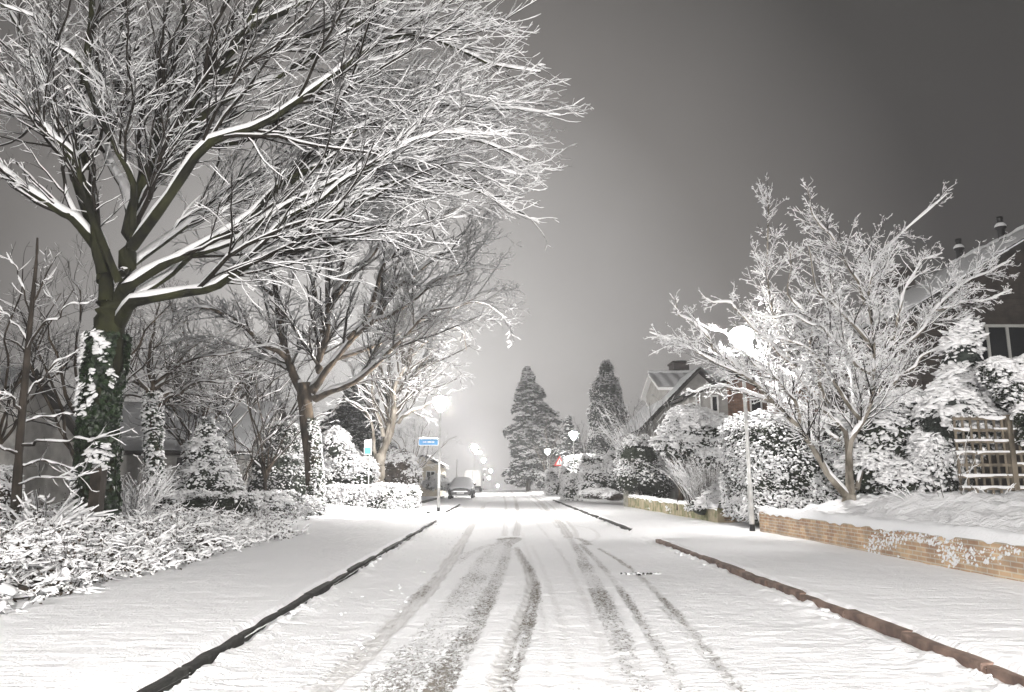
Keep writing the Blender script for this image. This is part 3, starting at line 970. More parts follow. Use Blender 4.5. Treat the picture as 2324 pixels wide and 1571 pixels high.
t = thing('garden_wall', 'low mossy concrete garden wall with square post, beyond the driveway', 'wall', (5.7, 27, .1))
g = Geo()
g.raw([(5.98, 20.7, -.1), (5.80, 20.7, -.1), (5.98, 20.7, .52), (5.80, 20.7, .52), (5.68, 33.6, -.1), (5.5, 33.6, -.1), (5.68, 33.6, .60), (5.5, 33.6, .60)],
      [[0, 1, 3, 2], [4, 6, 7, 5], [0, 2, 6, 4], [1, 5, 7, 3], [2, 3, 7, 6]])
g.build('wall', 'concrete_moss', t, smooth=False)
g = Geo(); g.box(5.985, 6.75, 20.7, 20.88, -.1, .45); g.build('wall_return', 'brick_orange', t, smooth=False)
g = Geo(); g.box(5.36, 5.72, 33.62, 34.0, -.1, .88); g.build('post', 'concrete', t, smooth=False)
g = Geo(); n = 160
S, A = np.meshgrid(np.linspace(0, 1, n), np.linspace(0, 1, 8), indexing='ij')
Z = .52 + .08 * S + .10 * np.sin(pi * A) ** .4 * (.4 + fbm(S * 26, A, 2)); Z = np.where((A < .01) | (A > .99), .50 + .08 * S - .09 * np.maximum(0, vnoise(S * 40, A * 0, 7) - .4), Z)
g.grid(np.stack([5.79 - .30 * S + A * .21, 20.7 + 12.9 * S, Z], -1))
capsnow(g, 5.99, 6.75, 20.68, 20.9, .45, .08, .02, 4, 'x'); capsnow(g, 5.35, 5.73, 33.6, 34.02, .88, .1, .01, 5)
y = U(20.8, 30, 500); z = U(.2, .56, 500); k = fbm(y * 1.1, z * 3, 16) > .56
blobs(g, np.stack([5.80 - .30 * (y[k] - 20.7) / 12.9, y[k], z[k]], -1), .03 * U(.4, 1.6, k.sum()), np.array([[-3., 0, 0]]), 1.6, .5)
g.build('snow_cover', 'snow', t)

t = thing('garden_wall', 'low dark red wall with white snow line behind the ivy-clad trunk', 'wall', (-10, 16.3, .2))
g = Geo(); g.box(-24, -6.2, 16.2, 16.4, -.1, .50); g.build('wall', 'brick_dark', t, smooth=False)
g = Geo(); capsnow(g, -24, -6.2, 16.19, 16.41, .50, .08, .02, 9, 'x'); g.build('snow_cover', 'snow', t)


# raised bed behind the right wall
def zbed(X, Y):
    b = .52 + .42 * sstep(6.0, 8.4, X) * (1 - .25 * sstep(4, 8, 12 - Y)) + .05 * sstep(8, 14, X)
    lump = .20 * (fbm(X * 1.6, Y * 1.6, 51) - .45) + .13 * np.abs(fbm(X * 4, Y * 4, 55) - .5) * 2 * (1 - sstep(0, .5, 6.3 - X))
    return b + lump


sheet('garden_bed', np.linspace(6.0, 16, 150), np.linspace(1.5, 17.2, 180), zbed, label='lumpy snow on the raised garden bed')
sheet('garden_bed', np.linspace(5.85, 16, 60), np.linspace(20.9, 36, 80), lambda X, Y: .38 + .06 * fbm(X * 2, Y * 2, 61), label='snowy front garden bed behind the mossy wall')

# ------------------------------------------------------------------ houses
def house_right():
    Y0, Y1 = 22., 30.
    e = at(2040, 716, Y0); r0 = at(2324, 546, Y0)
    sl = (r0[2] - e[2]) / (r0[0] - e[0])
    xr = 18.6; zrid = e[2] + sl * (xr - e[0])
    t = thing('brick_house', 'dark brick gable house with snowy tiled roof above the garden trellis', 'house', (xr, 26, .1))
    g = Geo(); xw = e[0] + .75; xw2 = 2 * xr - xw; zw = e[2] + sl * .75 - .12
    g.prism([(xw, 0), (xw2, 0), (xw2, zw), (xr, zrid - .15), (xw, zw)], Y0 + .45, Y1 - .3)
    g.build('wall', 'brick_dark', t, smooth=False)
    xe2 = 2 * xr - e[0]
    g = Geo(); th = .16
    g.prism([(e[0], e[2]), (xr, zrid), (xr, zrid - th), (e[0], e[2] - th)], Y0, Y1)
    g.prism([(xr + .002, zrid), (xe2, e[2]), (xe2, e[2] - th), (xr + .002, zrid - th)], Y0, Y1)
    rf = g.build('roof', 'soffit', t, smooth=False)
    # snow on the road-facing slope, showing the tile rows underneath
    g = Geo()
    A, B = np.meshgrid(np.linspace(0, 1, 120), np.linspace(0, 1, 100), indexing='ij')
    rows = frac(A * 26); tile = .5 + .5 * np.cos(B * (Y1 - Y0) / .21 * 2 * pi)
    th = .06 + .022 * rows + .018 * tile + .05 * fbm(A * 8, B * 9, 3) - .05 * (1 - sstep(0, .02, np.minimum(B, 1 - B)))
    g.grid(np.stack([e[0] - .03 + (xr - e[0] + .03) * A, Y0 - .02 + (Y1 - Y0 + .04) * B, e[2] - .02 + (zrid - e[2] + .02) * A + th], -1))
    g.raw([(e[0] - .03, Y0 - .02, e[2] + .03), (xr, Y0 - .02, zrid + .05), (xr, Y0 - .02, zrid + .001), (e[0] - .03, Y0 - .02, e[2] - .018)], [[0, 1, 2, 3]])
    n = 40; yy = np.linspace(Y0, Y1, n)
    g2 = Geo(); capsnow(g2, xr - .16, xr + .16, Y0, Y1, zrid + .07, .14, .0, 8); g.V += g2.V; g.Q += [q + g.n for q in g2.Q]; g.n += g2.n
    g.build('snow_cover', 'snow', rf)
    # ventilation pots on the ridge
    for px, py, k in ((2232, 585, 0), (2306, 548, 1)):
        p = at(px, py, Y1 - .8 - 2.6 * k); y = p[1]
        g = Geo(); g.lathe([(.13, zrid - .1), (.13, zrid + .42), (.2, zrid + .46), (.2, zrid + .52), (.12, zrid + .6), (.10, zrid + .8), (.13, zrid + .83), (.12, zrid + .92), (0, zrid + .93)], 12, (xr, y, .05))
        c = g.build('chimney_pot', 'black', t)
        g = Geo(); g.lathe([(.2, zrid + .525), (.19, zrid + .6), (.125, zrid + .68)], 12, (xr, y, .05)); g.build('snow_cover', 'snow_twig', c)
    p = at(1983, 668, 31); q = at(2046, 622, 31)
    g = Geo(); g.box(p[0], q[0], 30.02, 31.2, p[2] - 1.6, q[2] - .18); g.box(p[0] - .08, q[0] + .08, 29.94, 31.28, q[2] - .18, q[2] - .02)
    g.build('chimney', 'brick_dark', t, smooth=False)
    # window band in the gable
    a = at(2188, 737, Y0 + .45); b_ = at(2188, 860, Y0 + .45)
    x0, z1, z0 = a[0], a[2], b_[2]; x1 = x0 + 3.2; y = Y0 + .45
    g = Geo(); g.box(x0, x1, y - .06, y + .02, z1 - .09, z1); g.box(x0, x1, y - .06, y + .02, z0, z0 + .08)
    for k in range(6):
        xx = x0 + (x1 - x0 - .08) * k / 5; g.box(xx, xx + .08, y - .06, y + .02, z0 + .0805, z1 - .0905)
    f = g.build('window', 'frame_white', t, smooth=False)
    g = Geo(); g.box(x0 + .05, x1 - .05, y - .025, y - .01, z0 + .05, z1 - .05); g.build('pane', 'glass_dark', f, smooth=False)


house_right()


def house_mid():
    t = thing('gabled_house', 'pale gabled house with snowy roofs and dormer behind the rounded bush', 'house', (10, 40, .1))
    Y0 = 36.
    ap = at(1590, 834, Y0); ev = at(1505, 922, Y0); sl = (ap[2] - ev[2]) / (ap[0] - ev[0])
    xe = ev[0] - 1.2; ze = ev[2] - 1.2 * sl; xr = ap[0]; zt = ap[2]; x2 = 2 * xr - xe
    g = Geo(); g.prism([(xe + .5, 0), (x2 - .5, 0), (x2 - .5, ze + .4 * sl), (xr, zt - .2), (xe + .5, ze + .4 * sl)], Y0 + .5, Y0 + 9)
    g.build('wall', 'plaster', t, smooth=False)
    g = Geo()
    for s in (1, -1):
        f = lambda x: x if s == 1 else 2 * xr - x
        g.prism([(f(xe), ze), (xr + .002 * -s, zt), (xr + .002 * -s, zt - .17), (f(xe), ze - .17)], Y0, Y0 + 9.4)
    rf = g.build('roof', 'soffit', t, smooth=False)
    g = Geo()
    for s in (1, -1):
        A, B = np.meshgrid(np.linspace(0, 1, 50), np.linspace(0, 1, 40), indexing='ij')
        x = xe - .02 + (xr - xe + .02) * A; x = x if s == 1 else 2 * xr - x
        g.grid(np.stack([x, Y0 - .01 + 9.42 * B, ze + (zt - ze) * A + .05 + .03 * frac(A * 18) + .05 * fbm(A * 7, B * 7, 2)], -1))
    g.build('snow_cover', 'snow', rf)
    # cross block with its own ridge, left of the gable
    a = at(1471, 848, 41.); b_ = at(1486, 884, 38.6); r = at(1590, 847, 41.)
    X0, X1 = a[0], r[0] + 3; zr_ = a[2]; ze2 = b_[2] + .25
    g = Geo(); g.prism([(38.9, 0), (43.1, 0), (43.1, ze2), (41, zr_ - .1), (38.9, ze2)], X0 + .25, X1, 'x'); g.build('dormer', 'plaster', t, smooth=False)
    g = Geo(); g.prism([(38.5, ze2 - .15), (41, zr_), (41, zr_ - .14), (38.5, ze2 - .3)], X0, X1, 'x'); g.prism([(41.002, zr_), (43.5, ze2 - .15), (43.5, ze2 - .3), (41.002, zr_ - .14)], X0, X1, 'x')
    rf2 = g.build('roof', 'white_paint', t, smooth=False)
    g = Geo(); A, B = np.meshgrid(np.linspace(0, 1, 40), np.linspace(0, 1, 80), indexing='ij')
    g.grid(np.stack([X0 - .01 + (X1 - X0) * B, 38.48 + 2.52 * A, ze2 - .15 + (zr_ - ze2 + .15) * A + .05 + .03 * frac(A * 9) + .03 * np.cos(B * 60)], -1))
    capg = Geo(); capsnow(capg, X0, X1, 40.85, 41.15, zr_ + .06, .12, 0, 3, 'x'); g.V += capg.V; g.Q += [q + g.n for q in capg.Q]; g.n += capg.n
    g.build('snow_cover', 'snow', rf2)
    p = at(1522, 846, 43); q = at(1556, 829, 43)
    g = Geo(); g.box(p[0], q[0], 42.2, 43.4, p[2] - 2, q[2]); g.box(p[0] - .07, q[0] + .07, 42.13, 43.47, q[2] + .001, q[2] + .1); c = g.build('chimney', 'brick_dark', t, smooth=False)
    g = Geo(); capsnow(g, p[0], q[0], 42.2, 43.4, q[2] + .1, .08, .0, 3); g.build('snow_cover', 'snow', c)
    # lower wing with its own shallow gable, window towards the street
    Y2 = 33.
    e0 = at(1546, 902, Y2); e1 = at(1637, 865, Y2); c0 = at(1562, 902, Y2); c1 = at(1650, 884, Y2)
    sl = (e1[2] - e0[2]) / (e1[0] - e0[0]); xa = e0[0] + 3.6; za = e0[2] + sl * 3.6; xz = 2 * xa - e0[0]
    zl = e0[2] + sl * (c0[0] - e0[0]) - .14
    g = Geo(); g.prism([(c0[0], 0), (c1[0], 0), (c1[0], e0[2] + sl * (c1[0] - e0[0]) - .14), (c0[0], zl)], Y2, Y0 + .4); g.build('wing', 'plaster', t, smooth=False)
    g = Geo(); g.prism([(c1[0] + .003, 0), (xz - .4, 0), (xz - .4, zl), (xa, za - .15), (c1[0] + .003, e0[2] + sl * (c1[0] - e0[0]) - .14)], Y2 - .04, Y0 + .38); g.build('wing', 'brick_red', t, smooth=False)
    g = Geo()
    g.prism([e0[[0, 2]], (xa, za), (xa, za - .12), (e0[0], e0[2] - .12)], Y2 - .35, Y0 + .3)
    g.prism([(xa + .002, za), (xz, e0[2]), (xz, e0[2] - .12), (xa + .002, za - .12)], Y2 - .35, Y0 + .3)
    r3 = g.build('roof', 'soffit', t, smooth=False)
    g = Geo(); A, B = np.meshgrid(np.linspace(0, 1, 40), np.linspace(0, 1, 20), indexing='ij')
    for s in (0, 1):
        x = e0[0] - .02 + 3.62 * A; x = 2 * xa - x if s else x
        g.grid(np.stack([x, Y2 - .36 + (Y0 - Y2 + .66) * B, e0[2] + (za - e0[2]) * A + .06 + .05 * fbm(A * 8, B * 6, 5)], -1))
    g.build('snow_cover', 'snow', r3)
    for (px0, px1, py0, py1) in ((1612, 1632, 897, 950), (1700, 1730, 905, 945), (1578, 1590, 900, 935)):
        a = at(px0, py0, Y2); b_ = at(px1, py1, Y2); y = Y2 - (.042 if px0 > 1660 else 0)
        g = Geo(); w = .07
        g.box(a[0], b_[0], y - .05, y - .002, a[2] - w, a[2]); g.box(a[0], b_[0], y - .05, y - .002, b_[2], b_[2] + w)
        g.box(a[0], a[0] + w, y - .05, y - .002, b_[2] + w + .001, a[2] - w - .001); g.box(b_[0] - w, b_[0], y - .05, y - .002, b_[2] + w + .001, a[2] - w - .001)
        f = g.build('window', 'white_paint', t, smooth=False)
        g = Geo(); g.box(a[0] + w * .8, b_[0] - w * .8, y - .03, y - .01, b_[2] + w * .8, a[2] - w * .8); g.build('pane', 'glass_dark' if px0 > 1600 else 'brick_red', f, smooth=False)


house_mid()


def house_left(name, label, x0, x1, Y0, Y1, zw, zt, wallm, chim=None, wins=()):
    t = thing(name, label, 'house', ((x0 + x1) / 2, (Y0 + Y1) / 2, .1))
    ym = (Y0 + Y1) / 2
    g = Geo(); g.prism([(Y0, 0), (Y1, 0), (Y1, zw), (ym, zt - .15), (Y0, zw)], x0, x1, 'x'); g.build('wall', wallm, t, smooth=False)
    o = .45; sl = (zt - zw) / (ym - Y0); g = Geo()
    g.prism([(Y0 - o, zw - o * sl + .15), (ym, zt + .15), (ym, zt), (Y0 - o, zw - o * sl)], x0 - .3, x1 + .3, 'x')
    g.prism([(ym + .002, zt + .15), (Y1 + o, zw - o * sl + .15), (Y1 + o, zw - o * sl), (ym + .002, zt)], x0 - .3, x1 + .3, 'x')
    rf = g.build('roof', 'roof_tile', t, smooth=False)
    g = Geo(); A, B = np.meshgrid(np.linspace(0, 1, 60), np.linspace(0, 1, 140), indexing='ij')
    g.grid(np.stack([x0 - .3 + (x1 - x0 + .6) * B, Y0 - o + (ym - Y0 + o) * A, zw - o * sl + .17 + (zt - zw + o * sl) * A + .03 * frac(A * 22) + .06 * fbm(A * 6, B * 16, 4)], -1))
    g.build('snow_cover', 'dimmed_roof_snow', rf)
    if chim:
        cx, w, cz = chim
        g = Geo(); g.box(cx - w / 2, cx + w / 2, ym - .3, ym + .6, zt - .5, cz); g.box(cx - w / 2 - .06, cx + w / 2 + .06, ym - .36, ym + .66, cz + .001, cz + .14); c = g.build('chimney', 'brick_dark', t, smooth=False)
        g = Geo(); capsnow(g, cx - w / 2, cx + w / 2, ym - .3, ym + .6, cz + .14, .08, 0, 3); g.build('snow_cover', 'snow', c)
    for a, b, c, d in wins:
        g = Geo(); w = .07; y = Y0
        g.box(a, b, y - .05, y - .002, d - w, d); g.box(a, b, y - .05, y - .002, c, c + w); g.box(a, a + w, y - .05, y - .002, c + w, d - w); g.box(b - w, b, y - .05, y - .002, c + w, d - w)
        f = g.build('window', 'frame_white', t, smooth=False)
        g = Geo(); g.box(a + .05, b - .05, y - .03, y - .01, c + .05, d - .05); g.build('pane', 'glass_dark', f, smooth=False)


p = at(398, 868, 36)
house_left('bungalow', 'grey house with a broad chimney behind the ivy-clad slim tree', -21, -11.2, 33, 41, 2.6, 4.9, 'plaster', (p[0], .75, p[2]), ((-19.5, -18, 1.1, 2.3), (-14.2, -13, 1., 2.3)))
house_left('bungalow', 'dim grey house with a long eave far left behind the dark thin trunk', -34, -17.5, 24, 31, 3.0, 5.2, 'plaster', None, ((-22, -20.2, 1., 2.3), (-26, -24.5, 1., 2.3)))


def cream_house():
    x0, x1, Y0 = -8.3, -5.3, 64.; xm = (x0 + x1) / 2
    t = thing('cream_house', 'small cream gabled house with pale windows left of the parked car', 'house', (xm, Y0 + 3, 0))
    g = Geo(); g.prism([(x0, 0), (x1, 0), (x1, 2.5), (xm, 3.3), (x0, 2.5)], Y0, Y0 + 6); g.build('wall', 'cream', t, smooth=False)
    g = Geo(); g.prism([(x0 - .3, 2.42), (xm, 3.42), (xm, 3.32), (x0 - .3, 2.32)], Y0 - .3, Y0 + 6.2); g.prism([(xm + .002, 3.42), (x1 + .3, 2.42), (x1 + .3, 2.32), (xm + .002, 3.32)], Y0 - .3, Y0 + 6.2); rf = g.build('roof', 'soffit', t, smooth=False)
    g = Geo(); A, B = np.meshgrid(np.linspace(0, 1, 30), np.linspace(0, 1, 20), indexing='ij')
    for s in (0, 1):
        x = x0 - .3 + (xm - x0 + .3) * A; x = 2 * xm - x if s else x
        g.grid(np.stack([x, Y0 - .31 + 6.5 * B, 2.46 + A * 1. + .10 + .04 * fbm(A * 6, B * 6, 3)], -1))
    g.build('snow_cover', 'snow', rf)
    for a, b_, z0, z1 in ((-7.9, -7.2, .9, 2.1), (-6.5, -5.7, .9, 2.1)):
        g = Geo(); w = .08; y = Y0
        g.box(a, b_, y - .05, y - .002, z1 - w, z1); g.box(a, b_, y - .05, y - .002, z0, z0 + w); g.box(a, a + w, y - .05, y - .002, z0 + w, z1 - w); g.box(b_ - w, b_, y - .05, y - .002, z0 + w, z1 - w)
        g.box((a + b_) / 2 - .03, (a + b_) / 2 + .03, y - .045, y - .003, z0 + w, z1 - w)
        f = g.build('window', 'white_paint', t, smooth=False)
        g = Geo(); g.box(a + .05, b_ - .05, y - .03, y - .01, z0 + .05, z1 - .05); g.build('pane', 'glass_dark', f, smooth=False)


cream_house()

# ------------------------------------------------------------------ car and van
def car():
    x0, y0 = -3.0, 53.6
    t = thing('parked_car', 'dark hatchback covered in grey snow, parked facing the camera at the left kerb', 'car', (x0, y0 + 2, zr(54)))
    # cross sections along y: (y, half width low, half width top, z bottom, z shoulder, z top)
    S = [(0.0, .70, .62, .30, .62, .66), (.12, .80, .70, .24, .70, .80), (.5, .86, .72, .20, .78, .92), (1.05, .88, .70, .20, .84, 1.02), (1.75, .88, .60, .20, .92, 1.40), (2.3, .88, .58, .20, .94, 1.47), (3.2, .87, .57, .20, .94, 1.45), (3.75, .85, .58, .24, .94, 1.25), (4.05, .78, .6, .32, .85, .98)]
    V = []
    for y, a, b, zb, zs, zt in S:
        V.append([(-a * .86, zb), (-a, zb + .14), (-a, zs), (-b, zt - .06), (-b * .8, zt), (0, zt + .03), (b * .8, zt), (b, zt - .06), (a, zs), (a, zb + .14), (a * .86, zb), (0, zb - .01)])
    V = np.array([[(x0 + u, y0 + s[0], w) for u, w in ring] for s, ring in zip(S, V)])
    V = np.concatenate([V, V[:, :1]], 1)
    g = Geo(); g.grid(V)
    n = V.shape[1]
    for ring in (V[0], V[-1]):
        c = ring[:-1].mean(0); g.raw(np.vstack([ring[:-1], c]), None, [[i, (i + 1) % (n - 1), n - 1] for i in range(n - 1)])
    body = g.build('body', 'car_paint', t)
    b = body.modifiers.new('s', 'SUBSURF'); b.levels = 1; b.render_levels = 1
    g = Geo(); q = V[:, 2:9].copy(); q[:, :, 2] += .035 + .03 * vnoise(q[:, :, 0] * 3, q[:, :, 1] * 3, 2); q[0, :, 1] -= .02; q[:, :, 0] = x0 + (q[:, :, 0] - x0) * 1.015
    q[0, :, 2] += .02
    s = g.grid(q).build('snow_cover', 'snow', t); b = s.modifiers.new('s', 'SUBSURF'); b.levels = 1; b.render_levels = 1
    b = s.modifiers.new('d', 'SOLIDIFY'); b.thickness = .03
    for sx in (-1, 1):
        g = Geo(); g.lathe([(0, -.03), (.13, -.02), (.15, .05), (0, .07)], 14); P = g.V[0]; g.V[0] = np.stack([x0 + sx * .6 + P[:, 0] * 1.1, y0 + .035 + P[:, 2] * .5, .63 + P[:, 1] * .55], -1); g.build('headlight', 'lens', t)
        g = Geo(); g.box(x0 + sx * .93 - .1, x0 + sx * .93 + .1, y0 + 1.45, y0 + 1.6, .93, 1.08); o = g.build('wing_mirror', 'black', t); b = o.modifiers.new('b', 'BEVEL'); b.width = .04; b.segments = 3
        for yy in (.78, 3.3):
            g = Geo(); g.lathe([(.2, -.1), (.30, -.1), (.315, -.05), (.315, .05), (.30, .1), (.2, .1)], 20); P = g.V[0]; g.V[0] = np.stack([x0 + sx * .80 + P[:, 2], y0 + yy + P[:, 0], .315 + P[:, 1]], -1); wh = g.build('wheel', 'rubber', t)
            g = Geo(); g.lathe([(0, .06), (.1, .07), (.2, .04), (.205, -.04)], 14); P = g.V[0]; g.V[0] = np.stack([x0 + sx * (.84) + P[:, 2] * sx, y0 + yy + P[:, 0], .315 + P[:, 1]], -1); g.build('rim', 'chrome', wh)
    g = Geo(); g.box(x0 - .48, x0 + .48, y0 - .03, y0 + .05, .50, .57); g.build('grille', 'chrome', t, smooth=False)
    g = Geo(); g.box(x0 - .56, x0 + .56, y0 - .05, y0 + .04, .20, .30); g.build('bumper', 'snow', t, smooth=False)
    g = Geo(); g.box(x0 - .26, x0 + .26, y0 - .06, y0 - .035, .36, .47); g.build('licence_plate', 'sign_white', t, smooth=False)


car()


def van():
    x0, y0 = -3.55, 88.
    t = thing('parked_van', 'white van seen from behind, parked beyond the snowed-over hatchback', 'van', (x0, y0 + 2.5, 0))
    prof = [(-.98, .42), (-1.0, .9), (-.99, 1.5), (-.93, 2.25), (-.84, 2.42), (-.6, 2.5), (0, 2.53), (.6, 2.5), (.84, 2.42), (.93, 2.25), (.99, 1.5), (1.0, .9), (.98, .42)]
    g = Geo()
    V = np.array([[(x0 + a, y0 + y, z) for a, z in prof + [prof[0]]] for y in (0, .06, 3.4)] + [[(x0 + a * .97, y0 + 4.1, min(z, 2.0)) for a, z in prof + [prof[0]]], [(x0 + a * .93, y0 + 5.1, min(z, 1.2)) for a, z in prof + [prof[0]]]])
    V[0, :, 0] = x0 + (V[0, :, 0] - x0) * .97
    g.grid(V); c = V[0, :-1].mean(0); n = len(prof); g.raw(np.vstack([V[0, :-1], c]), None, [[i, (i + 1) % n, n] for i in range(n)])
    g.build('body', 'white_paint', t)
    for s in (-1, 1):
        pl = [(.012, .72), (.94, .72), (.955, 1.5), (.89, 2.22), (.80, 2.36), (.012, 2.42)]
        if s < 0: pl = [(-a, z) for a, z in pl]
        g = Geo(); g.prism([(x0 + a, z) for a, z in pl], y0 - .05, y0 - .002); d = g.build('door', 'white_paint', t, smooth=False)
        g = Geo(); pl2 = [(.16 * s, 1.45), (.78 * s, 1.45), (.74 * s, 2.1), (.16 * s, 2.1)]; g.prism([(x0 + a, z) for a, z in pl2], y0 - .056, y0 - .051); g.build('snow_cover', 'snow_twig', d, smooth=False)
        g = Geo(); g.box(x0 + s * 1.14 - .08, x0 + s * 1.14 + .08, y0 + 4.0, y0 + 4.1, 1.25, 1.55); g.build('wing_mirror', 'black', t, smooth=False)
        for yy in (.8, 4.2):
            g = Geo(); g.lathe([(.0, -.1), (.33, -.1), (.345, -.05), (.345, .05), (.33, .1), (0, .1)], 18); P = g.V[0]; g.V[0] = np.stack([x0 + s * .86 + P[:, 2], y0 + yy + P[:, 0], .345 + P[:, 1]], -1); g.build('wheel', 'rubber', t)
    g = Geo(); g.box(x0 - .012 + .0005, x0 + .0115, y0 - .03, y0 - .004, .72, 2.42); g.build('door_seam', 'black', t, smooth=False)
    g = Geo(); g.box(x0 - .98, x0 + .98, y0 - .12, y0 - .001, .40, .68); g.build('bumper', 'black', t, smooth=False)
    g = Geo(); capsnow(g, x0 - .8, x0 + .8, y0 + .02, y0 + 3.4, 2.5, .1, 0, 5); g.build('snow_cover', 'snow_twig', t)


van()

# ------------------------------------------------------------------ trellis and posts
def trellis():
    Y = 14.6
    t = thing('garden_trellis', 'grey wooden lattice trellis fence with snow on each rail', 'trellis', (10.5, Y, .7))
    za, zb = .66, 2.45; x0, x1 = at(2165, 1000, Y)[0], 14.5
    for k, px in enumerate((2292, 2420)):
        p = at(px, 1000, Y); g = Geo(); g.box(p[0] - .05, p[0] + .05, Y - .06, Y + .06, .4, zb + .08); g.build('post', 'wood_grey', t, smooth=False)
    g = Geo(); gs = Geo(); nr = 9
    for k in range(nr):
        z = za + (zb - za) * k / (nr - 1); g.box(x0, x1, Y - .027, Y - .003, z - .028, z + .028)
        x = x0
        while x < x1 - .1:
            l = U(.2, 1.2)
            if U(0, 1) < .8: capsnow(gs, x, min(x + l, x1), Y - .04, Y + .0, z + .028, .028, .004, int(k * 7 + x), 'x')
            x += l + .03
    g.build('rail', 'wood_grey', t, smooth=False)
    g = Geo(); x = x0 + .05
    while x < x1: g.box(x - .022, x + .022, Y, Y + .02, za - .1, zb + .05); x += .155
    g.build('slat', 'wood_grey', t, smooth=False)
    gs.build('snow_cover', 'snow_twig', t)


trellis()
p = gnd(75, 1245, .25)
t = thing('wooden_post', 'thick dark wooden post beside the thin dark tree trunk', 'post', (p[0] + .0, 13.4, .1))
g = Geo(); g.box(p[0] - .09, p[0] + .09, 13.3, 13.5, 0, at(72, 1062, 13.4)[2]); o = g.build('post', 'wood_dark', t, smooth=False)
g = Geo(); capsnow(g, p[0] - .09, p[0] + .09, 13.3, 13.5, at(72, 1062, 13.4)[2], .06, .01, 4); g.build('snow_cover', 'snow_twig', t)
a = at(1037, 1046, 62); t = thing('flag_pole', 'plain white pole standing behind the parked hatchback', 'pole', (a[0], 62, 0))
g = Geo(); g.lathe([(.07, 0), (.07, .3), (.05, .32), (.045, a[2]), (0, a[2] + .03)], 12, (a[0], 62, 0)); g.build('pole', 'white_paint', t)
g = Geo(); g.lathe([(.05, a[2] + .02), (.07, a[2] + .06), (0, a[2] + .12)], 10, (a[0], 62, 0)); g.build('snow_cover', 'snow_twig', t)
# low white gate and hedge box in the distance
p = gnd(1240, 1114, 0)
t = thing('picket_fence', 'short grey picket fence with snow on top beside the distant clipped hedge', 'fence', (4.6, 66, .1))
a = at(1243, 1072, 64); b_ = at(1272, 1105, 64)
g = Geo(); g.box(a[0], b_[0] + .4, 63.9, 63.95, .3, .4); g.box(a[0], b_[0] + .4, 63.9, 63.95, .85, .95); g.build('rail', 'wood_grey', t, smooth=False)
g = Geo(); x = a[0] + .02
while x < b_[0] + .38: g.box(x, x + .08, 63.96, 63.98, .12, 1.05); x += .11
g.build('picket', 'wood_grey', t, smooth=False)
g = Geo(); capsnow(g, a[0], b_[0] + .4, 63.88, 64.0, 1.05, .12, .03, 3, 'x'); g.build('snow_cover', 'snow_twig', t)

# ------------------------------------------------------------------ bare trees
def LB(Y, pts, r0, r1):
    """limb: pixels (x, y, depth offset) -> world points"""
    return [at(p[0], p[1], Y + (p[2] if len(p) > 2 else 0)) for p in pts], r0, r1


# big tree on the left
Y = 13.9
SQ = 1.
_LB = LB


def LB(Y, pts, r0, r1):
    return _LB(Y, [((p[0] if p[0] < 700 else 700 + (p[0] - 700) * .92), *p[1:]) for p in pts], r0, r1)


